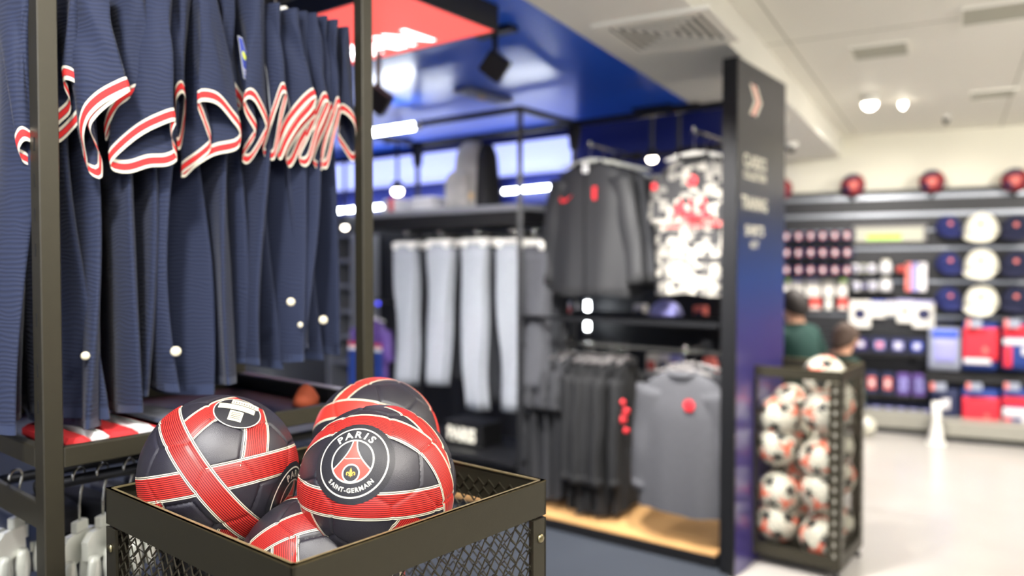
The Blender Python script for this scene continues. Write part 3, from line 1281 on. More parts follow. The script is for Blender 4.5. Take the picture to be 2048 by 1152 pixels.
# flat packs and pennants hanging on the wall
def pack(px0, px1, py0, py1, m_, name, lab, cat, off=0.11, extra=None, hookm='steel', th=0.014):
    a, b = wpx(px0, py0, off), wpx(px1, py1, off)
    c = (a + b) / 2
    w, h = abs((b - a).dot(WR)), abs(a.z - b.z)
    t = thing(name, lab, cat, M4=frame(c, WR, -WN, UP))
    mb = MB()
    mb.bevbox((0, 0, 0), (w, th, h), min(0.008, th * 0.4))
    mb.build('pouch' if cat != 'pennant' else 'flag', m_, t, world=False)
    mb = MB()
    mb.tube([(0, off - 0.05, h / 2 - 0.01), (0, -th / 2 - 0.012, h / 2 - 0.012), (0, -th / 2 - 0.016, h / 2)], 0.003, 6)
    mb.build('hook', hookm, t, world=False)
    for e in extra or []:
        nm, m2, x, z, ww, hh, sh = e
        mb = MB()
        if sh == 'disc':
            mb.lathe([(ww, 0), (ww, 0.002), (0.001, 0.003)], 16, (x * w, -th / 2, z * h), Matrix.Rotation(R_(90), 3, 'X'))
        else:
            mb.box((x * w, -th / 2 - 0.001, z * h), (ww * w, 0.003, hh * h))
        mb.build(nm, m2, t, world=False)
    return t


for i, (x0, x1, mm) in enumerate(((1561, 1580, 'pack_white'), (1583, 1607, 'pack_white'), (1612, 1640, 'pack_white'), (1646, 1668, 'pack_white'), (1674, 1694, 'pack_white'))):
    pack(x0, x1, 557, 594, mm, 'gift_pack', 'white gift pack, %s from the left under the mug rows' % ORD[i], 'package',
         extra=[('header', ('display_green', 'bright_blue', 'lavender', 'grey_panel', 'display_green')[i], 0, 0.40, 0.9, 0.12, 'box')])
for i, (x0, x1) in enumerate(((1562, 1588), (1620, 1641), (1650, 1664), (1676, 1694))):
    pack(x0, x1, 596, 620, 'pack_red' if i != 2 else 'pack_white', 'gift_card', ('red card', 'red card', 'pale card', 'red card')[i] + ', %s from the left below the white gift packs' % ORD[i], 'card', off=0.13,
         extra=[('strip', 'pack_white', 0, -0.34, 0.9, 0.22, 'box')])
pen = ((1699, 1741, 600, 656, 'white pennant with a round crest beside the red cards'), (1742, 1770, 600, 636, 'small blue-topped pennant right of the crest pennant'), (1772, 1792, 600, 630, 'smallest pennant, between two wider pennants'),
       (1794, 1825, 598, 646, 'pink tinted pennant second from the right'), (1826, 1869, 600, 657, 'widest pinkish pennant beside the blue caps'))
for i, (x0, x1, y0, y1, lab) in enumerate(pen):
    ex = [('heading', ('pack_white', 'bright_blue', 'lavender', 'lavender', 'lavender')[i], 0, 0.44, 0.95, 0.1, 'box')]
    if i in (0, 4):
        ex += [('crest', 'mug_navy', 0, 0.0, 0.05, 0, 'disc'), ('crest', 'emblem_pink', 0, 0.0, 0.032, 0, 'disc')]
    if i in (1, 2, 3):
        ex += [('crest', 'lavender' if i < 3 else 'emblem_pink', 0, 0.0, 0.028, 0, 'disc')]
    pack(x0, x1, y0, y1, 'pack_white', 'pennant', lab, 'pennant', extra=ex, th=0.008)

# cups, bottles and phone covers in the middle of the wall
def small_cup(px, py, m_, lab, name='cup', h=0.09, r=0.035, cat='cup', n=1):
    p = wpx(px, py, 0.12)
    t = thing(name, lab, cat, p)
    mb = MB()
    mb.lathe([(r * 0.8, 0), (r, 0.01), (r, h * 0.8), (r * 0.9, h), (r * 0.82, h), (r * 0.8, 0.015), (0.002, 0.012)], 16, p)
    mb.build('body', m_, t, True)
    mb = MB()
    mb.tube([p + WR * r * 0.9 + UP * h * 0.75, p + WR * (r + 0.022) + UP * h * 0.65, p + WR * (r + 0.022) + UP * h * 0.3, p + WR * r * 0.9 + UP * h * 0.2], 0.005, 6)
    mb.build('handle', m_, t, True)
    mb = MB()
    mb.lathe([(r * 0.5, 0), (r * 0.5, 0.002), (0.001, 0.003)], 12, p + WN * (r + 0.001) + UP * h * 0.5, Matrix.Rotation(R_(-25), 3, 'Z') @ Matrix.Rotation(R_(90), 3, 'X'))
    mb.build('emblem', 'lavender', t)


wshelf(1698, 1852, 548, 0.2, 'thin black shelf under the glass cups', 0.014)
wshelf(1698, 1790, 583, 0.2, 'thin black shelf under the lower white cups', 0.014)
for i, px in enumerate((1711, 1727, 1743)):
    small_cup(px, 547, 'grey_panel' if i == 1 else 'mug_white', 'small pale cup, %s from the left on the upper cup shelf' % ORD[i], h=0.085, r=0.028)
for i, px in enumerate((1713, 1729, 1745)):
    small_cup(px, 582, 'mug_white' if i != 1 else 'display_grey', 'small pale cup, %s from the left on the lower cup shelf' % ORD[i], h=0.085, r=0.03)
for nm, y, y0 in (('upper', 548, 522), ('lower', 583, 554)):
    p = wpx(1771, y - 1, 0.12)
    t = thing('drinking_flask', 'cream drinking flask on the %s cup shelf' % nm, 'bottle', p)
    mb = MB()
    mb.lathe([(0.045, 0), (0.05, 0.006), (0.05, 0.075), (0.04, 0.09), (0.034, 0.1)], 18, p)
    mb.build('body', 'mug_white', t, True)
    mb = MB()
    mb.lathe([(0.036, 0.1), (0.036, 0.118), (0.02, 0.122)], 18, p)
    mb.build('lid', 'cap_white', t, True)
p = wpx(1801, 547, 0.12)
t = thing('keyring_ball', 'small red round ornament on the upper cup shelf', 'ornament', p)
mb = MB()
mb.ell(p + UP * 0.036, (0.034, 0.034, 0.034), 14, 8)
mb.build('ball', 'pack_red', t, True)
mb = MB()
mb.lathe([(0.03, 0), (0.03, 0.006), (0.012, 0.012)], 14, p)
mb.build('base', 'shelf_black', t, True)
for i, (x0, x1, m_, nm) in enumerate(((1811, 1822, 'emblem_pink', 'pink'), (1823, 1835, 'lavender', 'lavender'), (1837, 1853, 'emblem_white', 'pale blue'))):
    pack(x0, x1, 525, 583, m_, 'phone_cover', nm + ' phone cover hanging beside the blue caps', 'phone cover', off=0.21, th=0.012,
         extra=[('camera_hole', 'shelf_black', -0.2, 0.4, 0.3, 0.08, 'box')])


# boxes on the lower shelves
def gift_box(px, y, off, w, h, z, m_, lab, face, grp):
    p = wpx(px, y, off)
    t = thing('gift_box', lab, 'box', M4=frame((p.x, p.y, z), WR, -WN, UP), group=grp)
    mb = MB()
    mb.bevbox((0, 0, h / 2), (w, w * 0.9, h), 0.004)
    mb.build('carton', m_, t, world=False)
    mb = MB()
    mb.box((0, -w * 0.45 - 0.001, h * 0.5), (w * 0.6, 0.003, h * 0.55))
    mb.build('window', face[0], t, world=False)
    mb = MB()
    mb.lathe([(w * 0.2, 0), (w * 0.2, 0.002), (0.001, 0.003)], 14, (0, -w * 0.45 - 0.0025, h * 0.5), Matrix.Rotation(R_(90), 3, 'X'))
    mb.build('crest', face[1], t, world=False)


for i in range(4):
    gift_box(1722 + 37 * i, 700, 0.2, 0.125, 0.125, zm['box1'], 'mug_navy', 'small navy gift box, %s from the left on the upper box shelf' % ORD[i], (('violet', 'emblem_white'), ('lavender', 'emblem_pink'), ('lavender', 'emblem_white'), ('bright_blue', 'emblem_white'))[i], 'boxes on the upper box shelf')
for i in range(5):
    gift_box(1712 + 31.5 * i, 782, 0.2, 0.10, 0.19, zm['box2'], 'violet' if i > 2 else 'bag_navy', 'tall slim gift box, %s from the left on the middle box shelf' % ORD[i], (('emblem_pink', 'emblem_white') if i < 3 else ('lavender', 'violet')), 'boxes on the middle box shelf')
for i in range(6):
    gift_box(1728 + 24.6 * i, 832, 0.2, 0.095, 0.15, zm['box3'], 'bag_navy', 'narrow navy gift box, %s from the left on the bottom box shelf' % ORD[i], ('lavender', 'emblem_pink'), 'boxes on the bottom box shelf')


# soft bags hanging at the right
def bag(px0, px1, py0, py1, lab, parts, off=0.30, m_='bag_blue'):
    a, b = wpx(px0, py0, off), wpx(px1, py1, off)
    c = (a + b) / 2
    w, h = abs((b - a).dot(WR)), abs(a.z - b.z)
    t = thing('shoulder_bag', lab, 'bag', M4=frame(c, WR, -WN, UP))

    def puff(x0, x1, z0, z1, d, y):
        mb = MB()
        rings = []
        for k_ in range(9):
            u_ = k_ / 8
            z = z0 + (z1 - z0) * u_
            s_ = 1 - abs(2 * u_ - 1) ** 4 * 0.5
            ring = []
            for i in range(16):
                q = 2 * math.pi * i / 16
                cx, sx = math.cos(q), math.sin(q)
                x = (x0 + x1) / 2 + (x1 - x0) / 2 * math.copysign(abs(cx) ** 0.45, cx)
                yy = y + d * math.copysign(abs(sx) ** 0.7, sx) * s_
                ring.append((x, yy, z))
            rings.append(ring)
        mb.loft(rings, cap=True)
        return mb

    puff(-w / 2, w / 2, -h / 2, h / 2, 0.055, 0).build('pouch', m_, t, True, world=False)
    for nm, m2, x0, x1, z0, z1 in parts:
        puff(x0 * w, x1 * w, z0 * h, z1 * h, 0.02, -0.045).build(nm, m2, t, True, world=False)
    mb = MB()
    mb.tube([(-w * 0.3, 0.02, h / 2 - 0.01), (-w * 0.2, 0.03, h / 2 + 0.05), (0, 0.06, h / 2 + 0.075), (w * 0.2, 0.03, h / 2 + 0.05), (w * 0.3, 0.02, h / 2 - 0.01)], 0.008, 6)
    mb.build('strap', 'bag_navy', t, True, world=False)
    mb = MB()
    mb.tube([(0, 0.06, h / 2 + 0.065), (0, off - 0.06, h / 2 + 0.065)], 0.004, 6)
    mb.build('hook_arm', 'steel', t, True, world=False)
    return t


bag(1857, 1921, 655, 742, 'grey and blue clear-fronted bag left of the red bags', [('panel', 'bright_blue', -0.4, 0.4, 0.28, 0.46), ('panel', 'lavender', -0.34, 0.34, -0.3, 0.24), ('crest', 'emblem_white', -0.16, 0.16, -0.14, 0.1)], m_='bag_grey')
bag(1926, 1994, 645, 742, 'upper red bag with a pale round crest and blue base', [('panel', 'bag_red', -0.5, 0.5, -0.28, 0.4), ('stripe', 'emblem_white', -0.5, 0.32, -0.36, -0.24), ('crest', 'emblem_pink', -0.1, 0.3, -0.18, 0.1)])
bag(2005, 2075, 645, 742, 'upper red, white and blue striped bag at the frame edge', [('panel', 'bag_red', -0.5, 0.5, 0.2, 0.46), ('stripe', 'emblem_white', -0.5, 0.5, 0.04, 0.17), ('strap_panel', 'bag_red', -0.48, -0.24, -0.44, 0.0), ('crest', 'emblem_white', 0.02, 0.2, -0.18, 0.0)])
bag(1862, 1918, 775, 872, 'dark navy bag with a red lower panel', [('panel', 'bag_red', -0.42, 0.42, -0.36, -0.1), ('crest', 'emblem_white', -0.16, 0.16, 0.06, 0.3)], m_='bag_navy')
bag(1924, 1997, 775, 880, 'lower red bag with a pale round crest, hanging lowest', [('panel', 'bag_red', -0.5, 0.5, -0.36, 0.34), ('stripe', 'emblem_white', -0.2, 0.46, -0.36, -0.24), ('crest', 'emblem_pink', -0.05, 0.32, -0.16, 0.1), ('flap', 'bag_red', -0.46, -0.14, -0.5, -0.3)])
bag(2004, 2075, 775, 876, 'lower red, white and blue striped bag at the frame edge', [('panel', 'bag_red', -0.5, 0.5, 0.14, 0.34), ('stripe', 'emblem_white', -0.5, 0.5, -0.1, 0.1), ('strap_panel', 'bag_red', -0.48, -0.24, -0.48, -0.12), ('crest', 'emblem_white', 0.02, 0.2, -0.28, -0.1)])
for i, px in enumerate((1866, 1938, 2014)):
    for j, y in enumerate((642, 768)):
        if i == 0 and j == 0:
            continue
        pack(px - 6, px + 26, y - 4, y + 14, 'bag_grey', 'price_card', '%s pale price card above the %s row of hanging bags' % (['left', 'middle', 'right'][i], ['upper', 'lower'][j]), 'card', off=0.42, th=0.006,
             extra=[('strip', 'emblem_pink', -0.35, 0, 0.25, 0.9, 'box')])

# white display foot and a white ball on the floor in front of the plinths
p = wpx(1872, 912, 0.72)
p.z = 0
t = thing('floor_stand', 'white upright display foot between the two plinths', 'stand', p)
mb = MB()
mb.loft([[p + WR * (x * s1) + WN * (y * s1) + UP * z for x, y in ((-1, -1), (1, -1), (1, 1), (-1, 1))] for z, s1 in ((0, 0.055), (0.02, 0.055), (0.1, 0.042), (0.2, 0.028), (0.34, 0.034))], cap=True)
mb.build('leg', 'white_plastic', t, True)
mb = MB()
mb.bevbox((p.x, p.y, 0.006), (0.14, 0.14, 0.012), 0.003, Matrix.Rotation(R_(-25), 3, 'Z'))
mb.build('foot_plate', 'white_plastic', t)
p = wpx(1730, 902, 0.66)
t = thing('floor_ball', 'white ball lying on the floor in front of the long plinth', 'ball', (p.x, p.y, 0))
mb = MB()
mb.ell((p.x, p.y, 0.085), (0.085, 0.085, 0.085), 20, 12)
mb.build('ball', 'ball_white', t, True)
mb = MB()
mb.ell((p.x - 0.03, p.y - 0.06, 0.12), (0.035, 0.035, 0.035), 10, 6)
mb.build('patch', 'pack_white', t, True)

# two children in dark green coats, hands in pockets, heads bent over the shelves
def child(px, Y, height, yaw, lean, hairm, lab, scale_w=1.0, head_drop=0.0):
    o = at_y(px, 600, Y)
    k_ = height / 1.2
    Mx = Matrix.Translation((o.x, o.y, 0)) @ Matrix.Rotation(R_(yaw), 4, 'Z')
    t = thing('person', lab, 'person', M4=Mx)
    # skeleton: x right, y forward (facing), z up
    V = {}
    E = []
    Rr = {}

    def jt(n, p, r, par=None):
        V[n] = (Vector(p) * k_, r * k_)
        if par:
            E.append((par, n))
    jt('pelvis', (0, 0, 0.60), 0.105)
    jt('waist', (0, 0.02 + lean * 0.3, 0.72), 0.098, 'pelvis')
    jt('chest', (0, 0.04 + lean * 0.7, 0.87), 0.115, 'waist')
    jt('neck', (0, 0.05 + lean, 0.98), 0.045, 'chest')
    jt('head0', (0, 0.06 + lean * 1.1, 1.05 - head_drop), 0.072, 'neck')
    jt('head1', (0, 0.075 + lean * 1.2, 1.13 - head_drop), 0.078, 'head0')
    for s_, n in ((-1, 'l'), (1, 'r')):
        jt('sh' + n, (s_ * 0.13 * scale_w, 0.04 + lean * 0.8, 0.92), 0.055, 'chest')
        jt('el' + n, (s_ * 0.20 * scale_w, 0.02 + lean * 0.6, 0.74), 0.044, 'sh' + n)
        jt('wr' + n, (s_ * 0.14, 0.13 + lean * 0.5, 0.63), 0.032, 'el' + n)
        jt('ha' + n, (s_ * 0.11, 0.15 + lean * 0.4, 0.585), 0.024, 'wr' + n)
        jt('hip' + n, (s_ * 0.07, 0, 0.55), 0.08, 'pelvis')
        jt('kn' + n, (s_ * 0.08, 0.01, 0.30), 0.055, 'hip' + n)
        jt('an' + n, (s_ * 0.08, -0.01, 0.07), 0.036, 'kn' + n)
        jt('to' + n, (s_ * 0.085, 0.10, 0.03), 0.028, 'an' + n)
    names = list(V)
    me = bpy.data.meshes.new('body')
    me.from_pydata([tuple(V[n][0]) for n in names], [(names.index(a), names.index(b)) for a, b in E], [])
    ob = link('body', me, t)
    sk = ob.modifiers.new('skin', 'SKIN')
    for i, n in enumerate(names):
        d = me.skin_vertices[0].data[i]
        d.radius = (V[n][1], V[n][1] * (0.8 if n in ('chest', 'waist', 'pelvis') else 1))
        d.use_root = (n == 'pelvis')
    sk.use_smooth_shade = True
    ss = ob.modifiers.new('sub', 'SUBSURF')
    ss.levels = ss.render_levels = 2
    dg = bpy.context.evaluated_depsgraph_get()
    m2 = bpy.data.meshes.new_from_object(ob.evaluated_get(dg))
    ob.modifiers.clear()
    ob.data = m2
    m2.name = 'body'
    m2.materials.clear()
    for m_ in ('coat_green', 'trouser_dark', 'skin'):
        m2.materials.append(MATS[m_])
    for pl_ in m2.polygons:
        z = pl_.center.z / k_
        pl_.material_index = 1 if z < 0.5 else (2 if z > 0.985 - head_drop * 0.3 else 0)
        pl_.use_smooth = True
    # coat skirt and collar
    mb = MB()
    rings = []
    for z, rx, ry, yo in ((0.46, 0.155, 0.125, 0.0), (0.55, 0.15, 0.122, 0.005), (0.68, 0.135 * scale_w, 0.115, 0.02 + lean * 0.25), (0.82, 0.145 * scale_w, 0.115, 0.03 + lean * 0.6), (0.91, 0.15 * scale_w, 0.1, 0.04 + lean * 0.8), (0.965, 0.085, 0.075, 0.05 + lean * 0.95)):
        rings.append([Vector((rx * math.cos(2 * math.pi * i / 20), ry * math.sin(2 * math.pi * i / 20) + yo, z)) * k_ for i in range(20)])
    mb.loft(rings)
    mb.build('coat', 'coat_green', t, True, world=False)
    hc = Vector((0, 0.072 + lean * 1.18, 1.115 - head_drop)) * k_
    mb = MB()
    rings = []
    for a in range(9):
        ph = R_(-25 + 115 * a / 8)
        ring = []
        for i in range(18):
            q = 2 * math.pi * i / 18
            dz = -0.045 * max(0, -math.sin(q)) * (1 - a / 8)
            ring.append(hc + Vector((0.088 * math.cos(ph) * math.cos(q), 0.096 * math.cos(ph) * math.sin(q) - 0.012, 0.095 * math.sin(ph) + dz)) * k_)
        rings.append(ring)
    mb.loft(rings, cap=True)
    mb.build('hair', hairm, t, True, world=False)
    fc = hc + Vector((0, 0.075, -0.02)) * k_
    mb = MB()
    mb.ell(fc + Vector((0, 0.018, -0.005)) * k_, (0.009 * k_, 0.012 * k_, 0.014 * k_), 8, 6)
    mb.build('nose', 'skin', t, True, world=False)
    for s_ in (-1, 1):
        mb = MB()
        mb.ell(fc + Vector((s_ * 0.027, 0.005, 0.01)) * k_, (0.008 * k_, 0.005 * k_, 0.005 * k_), 8, 6)
        mb.build('eye', 'hair_dark', t, True, world=False)
        mb = MB()
        mb.ell(hc + Vector((s_ * 0.083, 0.0, -0.03)) * k_, (0.008 * k_, 0.014 * k_, 0.02 * k_), 8, 6)
        mb.build('ear', 'skin', t, True, world=False)
    mb = MB()
    mb.ell(fc + Vector((0, 0.006, -0.035)) * k_, (0.018 * k_, 0.004 * k_, 0.004 * k_), 8, 6)
    mb.build('mouth', 'pack_red', t, True, world=False)


child(1606, 5.3, 1.27, 20, 0.02, 'hair_dark', 'standing person in a long dark green coat with dark hair', 1.0, 0.0)
child(1648, 4.7, 1.10, -70, 0.10, 'hair_brown', 'shorter brown-haired person in a dark green coat, bending forward', 1.15, 0.02)

# ================================================================== FRONT RACK WITH NAVY JERSEYS
Q1 = at_y(79, 400, 1.22)
Q2 = at_y(726, 400, 1.71)
Q1.z = Q2.z = 0
RD = (Q2 - Q1).normalized()                 # along the rack front
RL = (Q2 - Q1).length
RNO = V2(RD.y, -RD.x)                       # out of the rack, towards the camera
RI = -RNO
RDEPTH = 0.56
RTOP = 2.22
rack = thing('garment_rack', 'dark bronze slotted-post garment rack holding the navy jerseys', 'garment rack', Q1 + RD * 0.3 + RI * 0.28)


def rp(s, i, z):
    return Q1 + RD * s + RI * i + UP * z


def post(s0, s1, i0, i1, z0=0.0, z1=RTOP):
    mb = MB(frame(Q1, RD, RI, UP))
    mb.bevbox(((s0 + s1) / 2, (i0 + i1) / 2, (z0 + z1) / 2), (s1 - s0, i1 - i0, z1 - z0), 0.0018)
    return mb


p1 = post(0, 0.03, 0, 0.038).build('post', 'bronze', rack)
post(RL, RL + 0.03, 0, 0.03).build('post', 'bronze', rack)
post(0, 0.03, RDEPTH - 0.03, RDEPTH).build('post', 'bronze', rack)
post(RL, RL + 0.03, RDEPTH - 0.03, RDEPTH).build('post', 'bronze', rack)
ZR1 = at_y(135, 895, 1.245).z               # top of the lower rail
zr0 = ZR1 - 0.033
post(0.03, RL, 0.0, 0.02, zr0, ZR1).build('front_rail', 'bronze', rack)
post(0.0, 0.02, 0.038, RDEPTH - 0.03, zr0, ZR1).build('side_rail', 'bronze', rack)
post(RL + 0.005, RL + 0.03, 0.03, RDEPTH - 0.03, zr0 + 0.008, ZR1 + 0.008).build('side_rail', 'black_metal', rack)
post(0.03, RL, RDEPTH - 0.02, RDEPTH, zr0, ZR1).build('back_rail', 'bronze', rack)
post(RL + 0.005, RL + 0.03, 0.03, RDEPTH - 0.03, ZR1 + 0.008, ZR1 + 0.0115).build('rail_highlight', 'shelf_grey', rack)  # pale strip laid on for the light reflected along the rail top
zA, zB = at_y(82, 1012, 1.235).z, at_y(84, 1066, 1.235).z
post(0.004, 0.016, 0.038, RDEPTH - 0.03, zB, zA).build('side_plate', 'bronze', rack)
for z in (0.10, RTOP - 0.03):
    post(0.03, RL, 0.004, 0.026, z, z + 0.025).build('cross_bar', 'bronze', rack)
    post(0.03, RL, RDEPTH - 0.026, RDEPTH - 0.004, z, z + 0.025).build('cross_bar', 'bronze', rack)
    post(0.004, 0.026, 0.04, RDEPTH - 0.03, z, z + 0.025).build('cross_bar', 'bronze', rack)
    post(RL + 0.004, RL + 0.026, 0.03, RDEPTH - 0.03, z, z + 0.025).build('cross_bar', 'bronze', rack)
ZROD = 2.085
for s in (0.0, RL):
    post(s + 0.005, s + 0.025, 0.03, RDEPTH - 0.03, ZROD - 0.012, ZROD + 0.012).build('rod_support', 'bronze', rack)
MB().tube([rp(0.02, 0.28, ZROD), rp(RL + 0.01, 0.28, ZROD)], 0.011, 12).build('hanging_rod', 'steel', rack, True)
# slots punched in the near post
for py in (288, 361, 430, 500, 640, 740, 812):
    c = at_plane(70, py, Q1, RD)
    i = (c - Q1).dot(RI)
    mb = MB(frame(Q1, RD, RI, UP))
    mb.box((-0.0002, 0.0185, c.z), (0.0012, 0.0034, 0.021))
    sl = mb.build('slot', 'slot_dark', p1)
# shelf below the jerseys
post(0.02, RL + 0.01, 0.022, RDEPTH - 0.022, zr0 - 0.002, zr0 + 0.008).build('shelf', 'black_metal', rack)

C1 = 2.844444


def c1(x, y):
    return x / C1, y / C1


def resample(pts, n):
    P = np.array(pts, float)
    P = np.vstack([P, P[:1]])
    # Catmull-Rom densify then arc-length resample
    out = []
    m = len(P) - 1
    for i in range(m):
        a, b, c, d = P[(i - 1) % m], P[i], P[(i + 1) % m], P[(i + 2) % m]
        for t in np.linspace(0, 1, 8, endpoint=False):
            out.append(0.5 * ((2 * b) + (-a + c) * t + (2 * a - 5 * b + 4 * c - d) * t * t + (-a + 3 * b - 3 * c + d) * t ** 3))
    out = np.array(out)
    q = np.vstack([out, out[:1]])
    sl = np.concatenate([[0], np.cumsum(np.linalg.norm(np.diff(q, axis=0), axis=1))])
    ts = np.linspace(0, sl[-1], n, endpoint=False)
    return np.stack([np.interp(ts, sl, q[:, k]) for k in range(q.shape[1])], 1)


JS = [  # (rim loop in crop pixels, upper sleeve centre, half width along rack, trim direction in image, inward offset of the cuff)
    dict(loop=[(110, 850), (150, 800), (230, 860), (260, 930), (215, 985), (170, 945), (130, 920)], up=(90, -40), d=(-.3, -1), e=0.05),
    dict(loop=[(370, 455), (430, 475), (485, 555), (480, 640), (420, 735), (330, 815), (320, 730), (395, 650), (400, 580), (365, 500)], up=(395, -60), d=(-.15, -1), e=0.045),
    dict(loop=[(745, 515), (640, 585), (555, 660), (515, 730), (545, 830), (578, 900), (584, 960), (575, 1018), (510, 985), (495, 900), (478, 800), (484, 730), (515, 660), (590, 590), (690, 535)], up=(480, -60), d=(-.35, -1), e=0.012),
    dict(loop=[(905, 548), (820, 563), (755, 585), (695, 640), (640, 720), (608, 800), (600, 780), (630, 690), (700, 600), (790, 550)], up=(700, -60), d=(-.1, -1), e=0.04),
    dict(loop=[(1000, 690), (900, 722), (800, 775), (700, 855), (632, 930), (650, 975), (740, 985), (850, 952), (950, 945), (1008, 910), (985, 850), (978, 760)], up=(850, -60), d=(-.15, -1), e=0.02),
    dict(loop=[(1040, 530), (1057, 580), (1052, 700), (1032, 830), (1012, 850), (1005, 760), (1000, 640), (1008, 560)], up=(960, -60), d=(-.1, -1), e=0.045),
    dict(loop=[(1125, 590), (1230, 592), (1320, 690), (1365, 760), (1350, 850), (1220, 885), (1120, 945), (1050, 1010), (1035, 990), (1150, 905), (1200, 840), (1165, 720)], up=(1080, -60), d=(0.0, -1), e=0.03),
    dict(loop=[(1215, 408), (1262, 440), (1322, 540), (1365, 602), (1358, 628), (1300, 570), (1240, 470)], up=(1200, -60), d=(.3, -1), e=0.05),
    dict(loop=[(1385, 590), (1420, 560), (1462, 600), (1515, 730), (1480, 830), (1415, 930), (1378, 905), (1440, 800), (1450, 750), (1400, 660)], up=(1370, -30), d=(0.1, -1), e=0.025),
    dict(loop=[(1610, 530), (1632, 560), (1600, 700), (1575, 850), (1555, 912), (1500, 880), (1525, 780), (1575, 620)], up=(1470, 60), d=(-.15, -1), e=0.02),
    dict(loop=[(1800, 555), (1780, 625), (1700, 720), (1640, 820), (1600, 910), (1582, 870), (1640, 730), (1730, 610)], up=(1570, 90), d=(-.35, -1), e=0.015),
    dict(loop=[(1812, 655), (1800, 720), (1730, 800), (1672, 930), (1640, 950), (1636, 880), (1700, 770), (1770, 690)], up=(1625, 105), d=(-.3, -1), e=0.035),
    dict(loop=[(1850, 580), (1872, 610), (1810, 760), (1760, 930), (1715, 940), (1708, 890), (1760, 780), (1820, 640)], up=(1680, 115), d=(-.2, -1), e=0.02),
    dict(loop=[(1890, 635), (1895, 700), (1850, 860), (1830, 970), (1785, 935), (1800, 860), (1850, 740)], up=(1740, 130), d=(-.2, -1), e=0.03),
    dict(loop=[(1925, 605), (1937, 640), (1900, 800), (1865, 950), (1835, 940), (1860, 800), (1900, 680)], up=(1800, 150), d=(-.15, -1), e=0.02),
    dict(loop=[(1940, 645), (1990, 672), (2022, 740), (2018, 900), (2000, 918), (1960, 860), (1925, 800), (1932, 720)], up=(1860, 190), d=(0.0, -1), e=0.03),
]
NJ = len(JS)
GRPJ = 'navy jerseys on the front rack'
SLEEVE_OBJ = []
for ji, J in enumerate(JS):
    upx_, upy_ = c1(*J['up'])
    far = ji / (NJ - 1)
    uc = at_plane(upx_, upy_, Q1 + RI * (J['e'] + 0.055), RNO)
    s_i = (uc - Q1).dot(RD)
    zsh = 1.975 + 0.012 * math.sin(ji * 2.3)
    zhem = 1.150 + 0.078 * min(1, max(0, (s_i - 0.1) / 0.4)) + 0.012 * math.sin(ji * 1.7)
    lab = ('navy jersey with striped cuff, %s from the near post end' % ORD[ji]) if 0 < ji < NJ - 1 else ('first navy jersey, its broad front showing left of the near post' if ji == 0 else 'last navy jersey of the row, beside the far post')
    t = thing('jersey', lab, 'jersey', Q1 + RD * s_i + RI * 0.28 + UP * zhem, group=GRPJ)
    # body: flattened tube with folds hanging in the plane across the rod
    O = Q1 + RD * s_i + RI * (0.288 - 0.02 * math.sin(ji * 2.9 + 0.6))
    ph = ji * 1.37
    rings = []
    NR, NS = 34, 64
    for k_ in range(NR):
        u_ = k_ / (NR - 1)
        z = zsh + (zhem - zsh) * (u_ ** 1.25 if u_ < 1 else 1)
        dz = zsh - z
        if dz < 0.07:
            a = 0.065 + 0.12 * (dz / 0.07) ** 0.75
        elif dz < 0.2:
            a = 0.185 + 0.03 * (dz - 0.07) / 0.13
        else:
            a = 0.215 + 0.012 * (dz - 0.2) / 0.5
        b = 0.010 + 0.012 * min(1, dz / 0.5)
        ring = []
        for i in range(NS):
            q = 2 * math.pi * i / NS
            cx, sx = math.cos(q), math.sin(q)
            x = a * math.copysign(abs(cx) ** 0.75, cx)
            amp = 0.004 + 0.023 * min(1, dz / 0.55)
            y = b * sx + amp * (math.sin(19 * x + ph + 2.0 * dz) * 0.6 + math.sin(37 * x + 1.7 * ph - 3 * dz) * 0.35)
            # the edge nearest the aisle curls
            edge = max(0, x - 0.12) / 0.1
            y += edge * 0.018 * math.sin(5.5 * dz + ph * 2.1)
            x += 0.012 * math.sin(6 * dz + ph) * (1 if cx > 0 else 0.3) * min(1, dz / 0.2)
            zz = z + (0.008 * math.sin(14 * x + ph) if k_ == NR - 1 else 0)
            ring.append(O + RNO * x + RD * y + UP * zz)
        rings.append(ring)
    MB().loft(rings).build('body', 'jersey_navy', t, True)
    # hem seam band
    MB().loft([[p + (p - O).normalized() * 0.0008 for p in rings[-1]], [p * 0.5 + q_ * 0.5 + ((p * 0.5 + q_ * 0.5) - O).normalized() * 0.0006 for p, q_ in zip(rings[-1], rings[-2])]]).build('hem', 'navy_plain', t, True)
    # sleeve
    n = 56
    loop = resample([c1(*p) for p in J['loop']], n)
    area = 0.5 * np.sum(loop[:, 0] * np.roll(loop[:, 1], -1) - loop[:, 1] * np.roll(loop[:, 0], -1))
    if area < 0:
        loop = loop[::-1]
    st = int(np.argmin(loop[:, 1] + 0.25 * np.abs(loop[:, 0] - loop[:, 0].mean())))
    loop = np.roll(loop, -st, axis=0)
    cen = loop.mean(0)
    pc = at_plane(cen[0], cen[1], Q1 + RI * J['e'], RNO)
    nrm = (RNO * 0.8 - UP * 0.35 - RD * 0.25).normalized()
    L3 = [at_plane(x, y, pc, nrm) for x, y in loop]
    # trim direction
    q0 = at_plane(cen[0], cen[1], pc, nrm)
    q1 = at_plane(cen[0] + J['d'][0] * 20, cen[1] + J['d'][1] * 20, pc + RI * 0.006, nrm)
    dv = (q1 - q0).normalized()
    TW = 0.0235 if ji < 8 else 0.021
    U3 = []
    hw, hd = (0.026 if ji < 9 else 0.016), 0.075
    for k_ in range(n):
        a = 2 * math.pi * k_ / n
        U3.append(uc + RNO * (hd * math.cos(a)) + RD * (hw * math.sin(a)))
    cm = sum(L3, Vector()) / n
    tr = []
